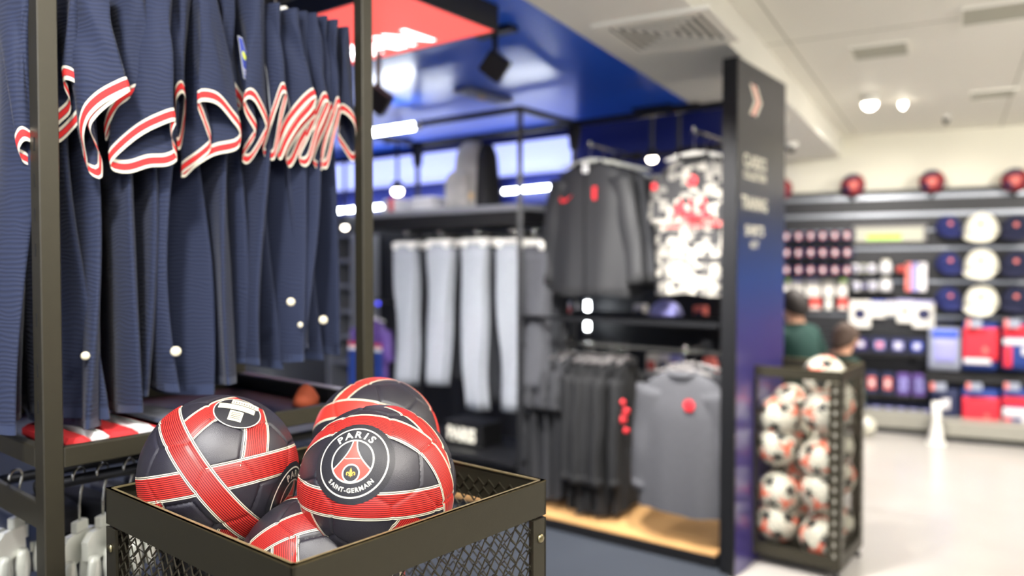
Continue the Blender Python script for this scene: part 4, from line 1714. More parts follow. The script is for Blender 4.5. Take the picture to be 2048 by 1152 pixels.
    for k_ in range(5):
        tr.append([p + dv * (TW * k_ / 4) + (p - cm).normalized() * (0.0012 * math.sin(math.pi * k_ / 4)) for p in L3])
    tr = [r + [r[0]] for r in tr]
    MB().loft(tr, closed=False, uv=True).build('cuff', 'cuff_trim', t, True)
    L2 = [p + dv * TW for p in L3]
    rr = []
    NL = 18
    for k_ in range(NL):
        w = k_ / (NL - 1)
        ring = []
        for i in range(n):
            c_ = L2[i].lerp(U3[i], 0.42) + dv * 0.05
            p = L2[i] * (1 - w) ** 2 + c_ * (2 * w * (1 - w)) + U3[i] * w * w
            p = p + RD * (0.0035 * math.sin(6 * w + i * 0.45 + ph) * math.sin(math.pi * w)) + RNO * (0.003 * math.sin(9 * w + i * 0.7 + ph * 2) * math.sin(math.pi * w))
            ring.append(p)
        rr.append(ring)
    MB().loft(rr).build('sleeve', 'jersey_navy', t, True)
    if ji >= 9:      # pale tube in place of the highlight along the sleeve edge
        pts = [rr[k_][int(n * 0.80)] + RNO * 0.0015 - RD * 0.001 for k_ in range(0, NL)]
        MB().tube(pts, 0.0011, 6).build('edge_highlight', 'heather_light', t, True)
    SLEEVE_OBJ.append((t, pc, uc, O, s_i, zhem, rings))
    # hanger
    if ji >= 7:
        hgr = thing('clothes_hanger', 'white plastic hanger of the %s jersey from the near post end' % ORD[ji], 'hanger', O + UP * (zsh + 0.02), group='hangers of the navy jerseys')
        pts = []
        for k_ in range(13):
            x = -0.18 + 0.36 * k_ / 12
            pts.append(O + RNO * x + UP * (zsh + 0.012 - 0.22 * abs(x) ** 1.4))
        MB().tube(pts, 0.0075, 8).build('arm', 'white_plastic', hgr, True)
        pts = [O + UP * (zsh + 0.012), O + UP * (ZROD - 0.02)]
        for k_ in range(9):
            a = R_(-90 - 10 + 240 * k_ / 8)
            pts.append(O + RNO * (0.017 * math.cos(a + R_(90) - R_(70))) + UP * (ZROD + 0.017 * math.sin(a + R_(90) - R_(70))))
        MB().tube(pts[:2] + pts[2:], 0.0022, 6).build('hook', 'steel', hgr, True)

# round security tags near the hems
for px, py, r, ji in ((352, 703, 0.0095, 4), (171, 712, 0.0075, 2), (582, 604, 0.0085, 9), (602, 650, 0.007, 10), (647, 640, 0.0095, 13)):
    t = SLEEVE_OBJ[ji][0]
    # nearest body vertex in the image, moved to the pixel's ray
    best = None
    d_ = ray(px, py)
    for ring in SLEEVE_OBJ[ji][6]:
        for p in ring:
            v = p - CAM
            k_ = v.y / d_.y
            e = (v - d_ * k_).length
            if best is None or e < best[0]:
                best = (e, v.y)
    c = CAM + d_ * ((best[1] - 0.012) / d_.y)
    mb = MB()
    nv = (CAM - c).normalized() * 0.6 + RNO * 0.4
    rot = nv.normalized().to_track_quat('Z', 'Y').to_matrix()
    mb.lathe([(r, -0.004), (r, 0.0), (r * 0.85, 0.003), (r * 0.4, 0.0045), (0.0005, 0.005)], 20, c, rot)
    mb.build('security_tag', 'tag_white', t, True)
    mb = MB()
    mb.lathe([(r * 0.2, -0.016), (r * 0.2, -0.003)], 8, c, rot)
    mb.build('tag_pin', 'steel', t, True)

# league patch on one sleeve
t = SLEEVE_OBJ[8][0]
pq = [c1(1352, 200), c1(1378, 215), c1(1458, 490), c1(1385, 445)]
pl0 = SLEEVE_OBJ[8][1] + RNO * 0.012
nrm = (RNO * 0.8 - RD * 0.35).normalized()
c3 = [at_plane(x, y, pl0, nrm) for x, y in pq]


def bil(u_, v_):
    return (c3[0] * (1 - u_) + c3[1] * u_) * (1 - v_) + (c3[3] * (1 - u_) + c3[2] * u_) * v_


def patch(u0, u1, v0, v1, off, m_, nm):
    mb = MB()
    a = [bil(u0, v0), bil(u1, v0), bil(u1, v1), bil(u0, v1)]
    f_ = [p + nrm * off for p in a]
    b_ = [p + nrm * (off - 0.0012) for p in a]
    mb.add(f_ + b_, [(0, 1, 2, 3), (7, 6, 5, 4), (0, 4, 5, 1), (1, 5, 6, 2), (2, 6, 7, 3), (3, 7, 4, 0)])
    return mb.build(nm, m_, t)


patch(0, 1, 0, 1, 0.0, 'heather_light', 'badge_border')
patch(0.12, 0.9, 0.03, 0.97, 0.0006, 'patch_blue', 'badge')
mb = MB()
vs = []
for k_ in range(12):
    a = 2 * math.pi * k_ / 12
    vs.append(bil(0.5 + 0.24 * math.cos(a), 0.42 + 0.1 * math.sin(a)) + nrm * 0.0012)
mb.add(vs, [tuple(range(12))])
mb.build('badge_ball', 'patch_lime', t)
mb = MB()
for s_, v_ in (('Ligue 1', 0.80), ('Uber Eats', 0.90)):
    o_ = bil(0.5, v_) + nrm * 0.0013
    xa = (bil(0.9, v_) - bil(0.1, v_)).normalized()
    za = (bil(0.5, v_ - 0.2) - bil(0.5, v_)).normalized()
    add_text(mb, s_, o_, xa, za, 0.006, 0.01, width=(bil(0.85, v_) - bil(0.15, v_)).length)
mb.build('badge_text', 'print_white', t)

# folded striped garment lying on the rack shelf
gp = rp(0.16, 0.10, zr0 + 0.008)
t = thing('folded_garment', 'folded red, white and navy garment on the rack shelf', 'garment', gp)
for k_, (m_, s0, s1) in enumerate((('red_cloth', 0.05, 0.09), ('white_cloth', 0.09, 0.12), ('red_cloth', 0.12, 0.17), ('white_cloth', 0.17, 0.20), ('red_cloth', 0.20, 0.22), ('navy_plain', 0.22, 0.30))):
    mb = MB(frame(Q1, RD, RI, UP))
    mb.bevbox(((s0 + s1) / 2, 0.15, zr0 + 0.008 + 0.014 + 0.003 * (k_ % 2)), (s1 - s0, 0.22, 0.028), 0.008)
    mb.build('fold', m_, t)
# dark garments hanging behind the far post side and one orange cloth
gp = rp(0.50, 0.40, zr0 + 0.01)
t = thing('orange_cloth', 'orange cloth corner lying on the rack shelf under the jerseys', 'cloth', gp)
mb = MB()
oc = at_z(612, 786, zr0 + 0.038)
mb.loft([[oc + RD * (0.03 * math.cos(a) * s1) + RI * (0.03 * math.sin(a) * s1) + UP * (z * 0.9) for a in [2 * math.pi * i / 14 for i in range(14)]] for z, s1 in ((-0.03, 1.0), (-0.01, 0.95), (0.012, 0.55), (0.022, 0.15))], cap=True)
mb.build('cloth', 'orange_cloth', t, True)

# ---- lower tier: rods with clear clip hangers
ZLR = at_y(200, 956, 1.36).z
MB().tube([rp(0.02, 0.10, ZLR), rp(RL + 0.01, 0.10, ZLR)], 0.010, 10).build('lower_rod', 'black_metal', rack, True)
post(RL + 0.005, RL + 0.025, 0.09, 0.11, ZLR - 0.02, zr0).build('rod_bracket', 'bronze', rack)


def clip_hanger(o, xd, yd, lab, drop=0.10):
    """o: point on the rod; xd: along the hanger bar; yd: across it"""
    h = thing('clip_hanger', lab, 'hanger', o - UP * drop)
    pts = []
    for k_ in range(10):
        a = R_(200 - 225 * k_ / 9)
        pts.append(o + xd * (0.016 * math.cos(a)) + UP * (0.014 * math.sin(a)))
    pts += [o + xd * 0.004 - UP * 0.03, o - UP * 0.05, o - UP * drop]
    MB().tube(pts, 0.0021, 8).build('hook', 'steel', h, True)
    c = o - UP * drop
    mb = MB(frame(c, xd, yd, UP))
    mb.bevbox((0, 0, 0.004), (0.03, 0.014, 0.02), 0.002)
    mb.build('hook_block', 'clear_plastic', h)
    mb = MB(frame(c, xd, yd, UP))
    mb.prism([(-0.05, -0.02), (-0.034, -0.006), (0.034, -0.006), (0.05, -0.02), (0.05, -0.052), (0.03, -0.062), (0.0, -0.052), (-0.03, -0.062), (-0.05, -0.052)], -0.006, 0.006)
    mb.build('bar', 'clear_plastic', h)
    for sx in (-0.042, 0.0, 0.042):
        mb = MB(frame(c, xd, yd, UP))
        rings = []
        for z, rx in ((-0.045, 0.006), (-0.055, 0.013), (-0.075, 0.0165), (-0.095, 0.015), (-0.108, 0.008)):
            rings.append([(sx + rx * math.cos(a), -0.012 + 0.008 * math.sin(a), z) for a in [2 * math.pi * i / 14 for i in range(14)]])
        mb.loft(rings, cap=True)
        mb.build('clip', 'clear_plastic', h, True)
    # shorts held by the clips
    s = thing('shorts', 'navy shorts held by the ' + lab, 'shorts', c - UP * 0.36)
    mb = MB(frame(c, xd, yd, UP))
    rings = []
    for k_ in range(8):
        z = -0.098 - 0.25 * k_ / 7
        w = 0.085 + 0.02 * k_ / 7
        rings.append([(w * math.copysign(abs(math.cos(a)) ** 0.6, math.cos(a)), 0.016 * math.sin(a) + 0.006 * math.sin(w * 200 * math.cos(a)), z) for a in [2 * math.pi * i / 28 for i in range(28)]])
    mb.loft(rings, cap=True)
    mb.build('shorts_body', 'navy_plain', s, True)
    mb = MB(frame(c, xd, yd, UP))
    mb.tube([(-0.03, -0.020, -0.115), (-0.01, -0.024, -0.13), (0.0, -0.024, -0.17)], 0.002, 6)
    mb.build('drawstring', 'buckle', s, True)


HX = (RI * 0.55 + RD * 0.85).normalized()
for k_, (px, py, lab) in enumerate(((158, 965, 'clear clip hanger next to the near rack post'), (205, 955, 'clear clip hanger with bent hook beside the ball bin'), (258, 942, 'clear clip hanger half hidden by the ball bin'))):
    o = at_plane(px, py, rp(0, 0.10, 0), RNO)
    o.z = ZLR + 0.010
    s_ = (o - Q1).dot(RD)
    o = rp(s_, 0.10, ZLR + 0.010 - 0.004)
    clip_hanger(o, HX, Vector((0, 0, 1)).cross(HX), lab, drop=0.092)
o = rp(0.10, 0.34, ZLR - 0.03)
MB().tube([rp(0.02, 0.34, ZLR - 0.035), rp(RL + 0.01, 0.34, ZLR - 0.035)], 0.010, 10).build('lower_rod', 'black_metal', rack, True)
c0 = at_plane(40, 1075, rp(0, 0.17, 0), RNO)
for k_, (px, lab) in enumerate(((32, 'clear clip hanger left of the near rack post'), (-30, 'clear clip hanger cut by the left frame edge'))):
    o = at_plane(px, 1000, rp(0, 0.24, 0), RNO)
    o.z = ZLR - 0.01
    clip_hanger(o, HX, Vector((0, 0, 1)).cross(HX), lab, drop=0.085)

# ================================================================== WIRE BINS
def wire_bin(F, X, Yd, wx, wy, ztop, label, top_b=0.052, side_b=0.03, holes=False, cw=0.022, ch=0.0135, sw=0.0022):
    """F: corner nearest the camera, X / Yd: unit directions of the two visible sides"""
    t = thing('wire_bin', label, 'bin', F + X * wx / 2 + Yd * wy / 2)
    corners = [(F, X, wx, -Yd), (F, Yd, wy, -X), (F + Yd * wy, X, wx, Yd), (F + X * wx, Yd, wy, X)]
    z0 = 0.05
    for o, d, w, nrm in corners:
        Fm = frame(o, d, -nrm, UP)
        th = 0.004
        fr = MB(Fm)
        # frame sheet: top, bottom, two sides
        fr.box((w / 2, th / 2, ztop - top_b / 2), (w, th, top_b))
        fr.box((w / 2, th / 2, z0 + 0.03), (w, th, 0.06))
        fr.box((side_b / 2, th / 2, (ztop + z0) / 2), (side_b, th, ztop - z0 - top_b - 0.06 + top_b * 0 - 0.0))
        fr.box((w - side_b / 2, th / 2, (ztop + z0) / 2), (side_b, th, ztop - z0 - top_b - 0.06))
        pan = fr.build('side_frame', 'bronze', t)
        # expanded metal sheet
        xa, xb = 0.010, w - 0.010
        za, zb = z0 + 0.03, ztop - 0.024
        nx = max(2, int(round((xb - xa) / (cw / 2))))
        nz = int(round((zb - za) / ch))
        dx, dz = (xb - xa) / nx, (zb - za) / nz
        vs, fs = [], []
        for j in range(nz + 1):
            b = len(vs)
            for i in range(nx + 1):
                up_ = ((i + j) % 2) * 2 - 1
                z = za + j * dz + up_ * dz * 0.42
                x = xa + i * dx
                y = 0.006 + up_ * 0.0011
                for a, c_ in ((-0.0009, -sw / 2), (0.0009, -sw / 2), (0.0009, sw / 2), (-0.0009, sw / 2)):
                    vs.append((x, y + a, z + c_))
            for i in range(nx):
                p, q = b + i * 4, b + (i + 1) * 4
                for k_ in range(4):
                    fs.append((p + k_, p + (k_ + 1) % 4, q + (k_ + 1) % 4, q + k_))
        mm = MB(Fm)
        mm.add(vs, fs)
        ms = mm.build('mesh_sheet', 'bronze', t)
        ms['kind'] = 'stuff'
        # bolts
        if not holes:
            for sx in (0.014, w - 0.014):
                for bz in (ztop - 0.085, ztop - 0.22, ztop - 0.5, 0.2):
                    mb = MB(Fm)
                    mb.lathe([(0.0068, 0.0), (0.0068, 0.0015), (0.0052, 0.0035), (0.001, 0.0042)], 14, (sx, 0.0, bz), Matrix.Rotation(R_(90), 3, 'X'))
                    mb.build('bolt', 'brass_steel', t, True)
        else:
            for sx in (side_b / 2, w - side_b / 2):
                for k_ in range(16):
                    mb = MB(Fm)
                    mb.box((sx, -0.0004, ztop - 0.09 - 0.05 * k_), (0.012, 0.0012, 0.02))
                    mb.build('slot', 'grey_base', pan)
    # rim returns (folded edge), floor plate and feet
    for o, d, w, nrm in corners:
        mb = MB(frame(o, d, -nrm, UP))
        mb.box((w / 2, 0.004, ztop - 0.001), (w, 0.008, 0.002))
        mb.build('rim_fold', 'bronze_worn', t)
    mb = MB(frame(F, X, Yd, UP))
    mb.box((wx / 2, wy / 2, 0.052), (wx - 0.01, wy - 0.01, 0.004))
    mb.build('floor_plate', 'bronze', t)
    for a in (0.02, wx - 0.02):
        for b in (0.02, wy - 0.02):
            mb = MB(frame(F, X, Yd, UP))
            mb.lathe([(0.018, 0.0), (0.018, 0.012), (0.008, 0.016), (0.008, 0.051)], 12, (a, b, 0))
            mb.build('foot', 'black_metal', t, True)
    return t


HB = 0.318
ZRIM = CAMH - HB
bF, bL, bR = at_z(584.4, 1133, ZRIM), at_z(215.8, 974.4, ZRIM), at_z(1088.9, 958.6, ZRIM)
bX = (bR - bF)
bX.z = 0
wx = bX.length
bX.normalize()
bY = (bL - bF)
bY.z = 0
wy = bY.length
bY.normalize()
bF.z = 0
# square the corner up
ang = 0.5 * (math.pi / 2 - math.acos(bX.dot(bY)))
bX = Matrix.Rotation(-ang, 3, 'Z') @ bX if True else bX
bY = Matrix.Rotation(ang, 3, 'Z') @ bY
wire_bin(bF, bX, bY, wx, wy, ZRIM, 'dark bronze mesh bin full of black and red footballs in front')

# ================================================================== FOOTBALLS
PHI = (1 + 5 ** 0.5) / 2


def ico_axes():
    v = []
    for a in (-1, 1):
        for b in (-PHI, PHI):
            v += [(0, a, b), (a, b, 0), (b, 0, a)]
    v = np.array(v, float)
    v /= np.linalg.norm(v[0])
    # rotate so that v0 = +Z and one neighbour lies in the +X half of the XZ plane
    z = v[0]
    nb = [p for p in v if 0.3 < p @ z < 0.6][0]
    x = nb - (nb @ z) * z
    x /= np.linalg.norm(x)
    y = np.cross(z, x)
    v = v @ np.stack([x, y, z], 1)
    fc = []
    n = len(v)
    for i in range(n):
        for j in range(i + 1, n):
            for k_ in range(j + 1, n):
                if v[i] @ v[j] > 0.4 and v[j] @ v[k_] > 0.4 and v[i] @ v[k_] > 0.4:
                    c = v[i] + v[j] + v[k_]
                    fc.append(c / np.linalg.norm(c))
    return v, np.array(fc)


ICO_V, ICO_F = ico_axes()
PANEL_N = np.vstack([ICO_V, ICO_F])
PANEL_H = np.array([2.32744] * 12 + [2.26728] * 20) / 2.32744


def unit_sphere(sub):
    bm = bmesh.new()
    bmesh.ops.create_icosphere(bm, subdivisions=sub, radius=1.0)
    me = bpy.data.meshes.new('s')
    bm.to_mesh(me)
    bm.free()
    v = np.zeros(len(me.vertices) * 3)
    me.vertices.foreach_get('co', v)
    f = np.zeros(len(me.polygons) * 3, dtype=np.int32)
    me.polygons.foreach_get('vertices', f)
    bpy.data.meshes.remove(me)
    return v.reshape(-1, 3), f.reshape(-1, 3)


SPH = {}


class Ball:
    def __init__(self, C, R, v0, v1, label, sub=7, name='football', group='black and red footballs'):
        self.C, self.R = Vector(C), R
        v0 = Vector(v0).normalized()
        x = (Vector(v1) - v0 * Vector(v1).dot(v0)).normalized()
        y = v0.cross(x)
        self.rot = np.array([[x[i], y[i], v0[i]] for i in range(3)])      # canonical -> world
        self.N = PANEL_N @ self.rot.T
        self.t = thing(name, label, 'football', M4=Matrix.Translation(self.C), group=group)
        if sub not in SPH:
            SPH[sub] = unit_sphere(sub)
        self.sub = sub

    def rad(self, P):
        """surface radius in direction rows P (unit)"""
        m = (P @ self.N.T) / PANEL_H
        s = np.sort(m, axis=1)
        g = s[:, -1] - s[:, -2]
        groove = np.exp(-(g / 0.0125) ** 2)
        pil = np.clip(g / 0.3, 0, 1)
        return self.R * (0.992 + 0.008 * np.sqrt(pil)) - groove * 0.0019 * (self.R / 0.11)

    def panels(self, m_='ball_black'):
        v, f = SPH[self.sub]
        P = v
        co = P * self.rad(P)[:, None]
        cen = P[f].mean(1)
        cen /= np.linalg.norm(cen, axis=1)[:, None]
        idx = np.argmax((cen @ self.N.T) / PANEL_H, axis=1)
        for k_ in range(32):
            ff = f[idx == k_]
            u, inv = np.unique(ff, return_inverse=True)
            me = bpy.data.meshes.new('panel')
            me.from_pydata(co[u].tolist(), [], inv.reshape(-1, 3).tolist())
            me.materials.append(MATS[m_])
            me.polygons.foreach_set('use_smooth', [True] * len(me.polygons))
            link('panel', me, self.t)

    def dirpx(self, px, py):
        return (at_sphere(px, py, self.C, self.R) - self.C).normalized()

    def band(self, a, b, e0=0.0, e1=0.0, hw=0.172, layer=1, m_='ball_band'):
        """stripe along the great circle through directions a, b; extended by e0/e1 degrees"""
        a, b = Vector(a).normalized(), Vector(b).normalized()
        n = a.cross(b).normalized()
        e = n.cross(a)
        tot = a.angle(b)
        u0, u1 = -R_(e0), tot + R_(e1)
        nu = max(6, int((u1 - u0) / R_(1.3)))
        nv = 15
        us = np.linspace(u0, u1, nu)
        vs = np.linspace(-hw, hw, nv)
        A, E, N_ = np.array(a), np.array(e), np.array(n)
        c = np.cos(us)[:, None] * A + np.sin(us)[:, None] * E
        P = np.cos(vs)[None, :, None] * c[:, None, :] + np.sin(vs)[None, :, None] * N_
        P = P.reshape(-1, 3)
        r = self.rad(P) + 0.00022 + 0.00016 * layer
        co = P * r[:, None]
        mb = MB()
        fs = []
        for i in range(nu - 1):
            for j in range(nv - 1):
                fs.append((i * nv + j, (i + 1) * nv + j, (i + 1) * nv + j + 1, i * nv + j + 1))
        uv = [(i / (nu - 1), j / (nv - 1)) for i in range(nu) for j in range(nv)]
        mb.add([Vector(p) for p in co], fs, uv)
        mb.build('stripe_band', m_, self.t, True, world=False)

    def flat(self, verts2, faces, cdir, up, off, m_, nm, parent=None):
        """wrap flat artwork (metres) onto the ball around direction cdir"""
        c = Vector(cdir).normalized()
        u = (Vector(up) - c * Vector(up).dot(c)).normalized()
        e = u.cross(c)
        P = []
        for x, y in verts2:
            rr = math.hypot(x, y)
            a = rr / self.R
            if rr < 1e-9:
                P.append(c)
            else:
                P.append(c * math.cos(a) + (e * (x / rr) + u * (y / rr)) * math.sin(a))
        r = self.rad(np.array([list(p) for p in P]))
        if off > 0.0006:
            r = np.maximum(r, self.R * 0.995)
        mb = MB()
        mb.add([p * (r[i] + off) for i, p in enumerate(P)], faces)
        return mb.build(nm, m_, parent or self.t, False, world=False)


def ring2(r, w, n=72, c=(0, 0)):
    vs = []
    for k_ in range(n):
        a = 2 * math.pi * k_ / n
        vs += [(c[0] + (r - w / 2) * math.cos(a), c[1] + (r - w / 2) * math.sin(a)), (c[0] + (r + w / 2) * math.cos(a), c[1] + (r + w / 2) * math.sin(a))]
    return vs, [(2 * k_, 2 * ((k_ + 1) % n), 2 * ((k_ + 1) % n) + 1, 2 * k_ + 1) for k_ in range(n)]


def disc2(r, n=64, nr=6, c=(0, 0)):
    vs = [c]
    fs = []
    for j in range(1, nr + 1):
        for k_ in range(n):
            a = 2 * math.pi * k_ / n
            vs.append((c[0] + r * j / nr * math.cos(a), c[1] + r * j / nr * math.sin(a)))
    for k_ in range(n):
        fs.append((0, 1 + k_, 1 + (k_ + 1) % n))
    for j in range(nr - 1):
        for k_ in range(n):
            a, b = 1 + j * n + k_, 1 + j * n + (k_ + 1) % n
            fs.append((a, a + n, b + n, b))
    return vs, fs


def strip2(pts, w):
    vs = []
    n = len(pts)
    for i in range(n):
        a = pts[max(0, i - 1)]
        b = pts[min(n - 1, i + 1)]
        dx, dy = b[0] - a[0], b[1] - a[1]
        L = math.hypot(dx, dy) or 1
        vs += [(pts[i][0] - dy / L * w / 2, pts[i][1] + dx / L * w / 2), (pts[i][0] + dy / L * w / 2, pts[i][1] - dx / L * w / 2)]
    return vs, [(2 * i, 2 * i + 1, 2 * i + 3, 2 * i + 2) for i in range(n - 1)]


def scale2(g, k_):
    return [(x * k_, y * k_) for x, y in g[0]], g[1]


def letter_at(ch, ang, r, h, inward=False, bold=0.02, wide=1.0):
    """letter on a circle; ang measured clockwise from up"""
    vs, fs = text_geo(ch, bold)
    k_ = h / 0.70
    out = []
    for x, y in vs:
        x, y = x * k_ * wide, y * k_
        if not inward:
            X, Y = x, r + y
            a = -ang
        else:
            X, Y = x, -r + y
            a = ang
        out.append((X * math.cos(a) - Y * math.sin(a), X * math.sin(a) + Y * math.cos(a)))
    return out, fs


def club_crest(ball, cdir, up, rr):
    """round crest: dark disc, two rings, tower, lily, lettering"""
    k_ = rr
    base = 0.0009
    d = ball.flat(*scale2(disc2(1.19, 72, 10), k_), cdir, up, base, 'ball_disc', 'crest_disc')
    ball.flat(*scale2(ring2(1.0, 0.045, 96), k_), cdir, up, base + 0.00018, 'print_white', 'ring', d)
    # tower
    L = []
    for i in range(15):
        w = i / 14
        L.append((-(0.06 + 0.03 * w + 0.46 * w ** 2.0), 0.585 - 0.82 * w))
    Rr_ = [(-x, y) for x, y in L]
    a0 = math.atan2(L[-1][1], L[-1][0])
    if a0 < 0:
        a0 += 2 * math.pi
    a1 = 3 * math.pi - a0
    arc = [(0.60 * math.cos(a0 + (a1 - a0) * i / 20), 0.60 * math.sin(a0 + (a1 - a0) * i / 20)) for i in range(21)]
    vs, fs = [], []
    for (lx, ly), (rx, ry) in zip(L, Rr_):
        vs += [(lx + (rx - lx) * j / 10, ly) for j in range(11)]
    for i in range(14):
        for j in range(10):
            fs.append((11 * i + j, 11 * i + 11 + j, 11 * i + 12 + j, 11 * i + 1 + j))
    rows_ = []
    for j in range(7):
        rows_.append(len(vs))
        vs += [(x, L[-1][1] + (y - L[-1][1]) * j / 6) for x, y in arc]
    for j in range(6):
        for i in range(20):
            fs.append((rows_[j] + i, rows_[j + 1] + i, rows_[j + 1] + i + 1, rows_[j] + i + 1))
    ball.flat(*scale2((vs, fs), k_), cdir, up, base + 0.00018, 'print_pink', 'tower', d)
    ball.flat(*scale2(strip2(L, 0.035), k_), cdir, up, base + 0.00030, 'print_white', 'tower_line', d)
    ball.flat(*scale2(strip2(Rr_, 0.035), k_), cdir, up, base + 0.00030, 'print_white', 'tower_line', d)
    ball.flat(*scale2(strip2([(-0.22, 0.06), (0, 0.06), (0.22, 0.06)], 0.025), k_), cdir, up, base + 0.00030, 'print_white', 'tower_line', d)
    ball.flat(*scale2(disc2(0.235, 40, 4, (0, -0.345)), k_), cdir, up, base + 0.00034, 'ball_disc', 'arch', d)
    ball.flat(*scale2(ring2(0.235, 0.04, 56, (0, -0.345)), k_), cdir, up, base + 0.00042, 'print_white', 'arch_line', d)
    ball.flat(*scale2(ring2(0.60, 0.045, 80), k_), cdir, up, base + 0.00048, 'print_white', 'inner_ring', d)
    # lily
    def petal(pts):
        return pts, [tuple(range(len(pts)))]
    cy = -0.345
    ball.flat(*scale2(petal([(0, cy + 0.15), (0.035, cy + 0.06), (0.03, cy - 0.01), (0.012, cy - 0.07), (0, cy - 0.12), (-0.012, cy - 0.07), (-0.03, cy - 0.01), (-0.035, cy + 0.06)]), k_), cdir, up, base + 0.00052, 'print_gold', 'lily', d)
    for s_ in (-1, 1):
        pts = [(s_ * 0.02, cy - 0.06), (s_ * 0.045, cy - 0.01), (s_ * 0.075, cy + 0.03), (s_ * 0.11, cy + 0.02), (s_ * 0.12, cy - 0.025), (s_ * 0.095, cy - 0.05)]
        g = strip2(pts, 0.032)
        ball.flat(*scale2(g, k_), cdir, up, base + 0.00052, 'print_gold', 'lily', d)
    ball.flat(*scale2(strip2([(-0.06, cy - 0.065), (0.06, cy - 0.065)], 0.022), k_), cdir, up, base + 0.00056, 'print_gold', 'lily', d)
    # lettering
    for ch, a in zip('PARIS', (-37, -17.5, 3, 20.5, 36)):
        ball.flat(*scale2(letter_at(ch, R_(a), 0.69, 0.215, False, 0.028, 1.08), k_), cdir, up, base + 0.0002, 'print_white', 'letter', d)
    s_ = 'SAINT-GERMAIN'
    angs = [-48, -39.5, -33, -26, -17.5, -10.5, -3, 5.5, 13.5, 23, 33, 39.5, 46]
    for ch, a in zip(s_, angs):
        ball.flat(*scale2(letter_at(ch, R_(a), 0.865, 0.12, True, 0.03), k_), cdir, up, base + 0.0002, 'print_white', 'letter', d)


def f5(x, y):
    return 240 + x / 3.2, 740 + y / 3.2


def f4(x, y):
    return 560 + x / 2.6667, 720 + y / 2.6667


def f8(x, y):
    return 640 + x / 3.6, 640 + y / 3.6


# --- left ball
d1 = 3.58 * HB
B1 = Ball(at_y(440, 943, d1), 0.1125, (0, 0, 1), (1, 0, 0), 'black and red football with a price sticker, left in the bin')
v0 = B1.dirpx(*f5(622, 462))
v1 = B1.dirpx(*f5(588, 312))
bpy.data.objects.remove(B1.t, do_unlink=True)
B1 = Ball(at_y(440, 943, d1), 0.1125, v0, v1, 'black and red football with a price sticker, left in the bin')
B1.panels()
D5 = lambda x, y: B1.dirpx(*f5(x, y))
B1.band(D5(870, 530), D5(880, 380), 12, 25, layer=0)
B1.band(D5(415, 400), D5(575, 270), 12, 30, layer=0)
B1.band(D5(240, 765), D5(960, 610), 50, 45, layer=1)
B1.band(D5(700, 1050), D5(640, 1130), 4, 60, layer=1)
B1.band(D5(215, 880), D5(240, 960), 6, 50, layer=0)
B1.band(D5(340, 400), D5(790, 985), 55, 50, layer=3)
club_crest(B1, D5(1085, 815), B1.dirpx(*f5(1120, 640)) - B1.dirpx(*f5(1085, 815)), 0.044)
lc = D5(755, 262)
lu = B1.dirpx(*f5(760, 225)) - lc
B1.flat(*disc2(0.0335, 56, 6), lc, lu, 0.0009, 'ball_disc', 'info_disc')
B1.flat(*ring2(0.0325, 0.0014, 72), lc, lu, 0.0011, 'print_white', 'info_ring')


def rect2(x0, x1, y0, y1, rot=0.0):
    nx = 6
    vs = []
    for i in range(nx + 1):
        x = x0 + (x1 - x0) * i / nx
        for y in (y0, y1):
            vs.append((x * math.cos(rot) - y * math.sin(rot), x * math.sin(rot) + y * math.cos(rot)))
    return vs, [(2 * i, 2 * i + 2, 2 * i + 3, 2 * i + 1) for i in range(nx)]


B1.flat(*rect2(-0.0275, 0.0225, 0.0005, 0.0125, -0.12), lc, lu, 0.0014, 'sticker', 'price_sticker')
B1.flat(*rect2(-0.012, 0.026, 0.0145, 0.027, -0.12), lc, lu, 0.0014, 'sticker', 'price_sticker')
B1.flat(*rect2(-0.010, 0.0085, -0.022, -0.0025, -0.12), lc, lu, 0.0014, 'sticker', 'price_sticker')
for k_ in range(9):
    B1.flat(*rect2(-0.010 + 0.0036 * k_, -0.0082 + 0.0036 * k_, 0.0165, 0.0215, -0.12), lc, lu, 0.0016, 'sticker_ink', 'barcode_line')
for k_ in range(4):
    B1.flat(*rect2(-0.0075, 0.006, -0.0075 - 0.0035 * k_, -0.0062 - 0.0035 * k_, -0.12), lc, lu, 0.0016, 'sticker_ink', 'print_line')

# --- front ball
d0 = 3.40 * HB
C0 = at_y(756, 967, d0)
tmp = Ball(C0, 0.1095, (0, 0, 1), (1, 0, 0), 'x')
hc = tmp.dirpx(781, 941)
rt = (tmp.dirpx(801, 941) - hc).normalized()
upv = (tmp.dirpx(781, 921) - hc).normalized()
bpy.data.objects.remove(tmp.t, do_unlink=True)
a_ = R_(37.377)
v0 = hc * math.cos(a_) - rt * math.sin(a_)
v1 = hc * math.cos(a_) + (rt * 0.5 + upv * 0.866) * math.sin(a_)
B0 = Ball(C0, 0.1095, v0, v1, 'black and red football with the round club crest facing out, front of the bin')
B0.panels()
D4 = lambda x, y: B0.dirpx(*f4(x, y))
B0.band(D4(735, 315), D4(835, 440), 25, 20, layer=0)
B0.band(D4(700, 860), D4(640, 935), 4, 60, layer=0)
B0.band(D4(150, 850), D4(235, 975), 25, 40, layer=0)
B0.band(D4(300, 350), D4(715, 410), 45, 14, layer=2)
B0.band(D4(150, 735), D4(850, 735), 40, 20, layer=2)
B0.band(D4(808, 490), D4(905, 720), 4, 70, layer=3)
cc = B0.dirpx(704.4, 921.5)
club_crest(B0, cc, B0.dirpx(704.4 + 10, 921.5 - 50) - cc, 0.0462)

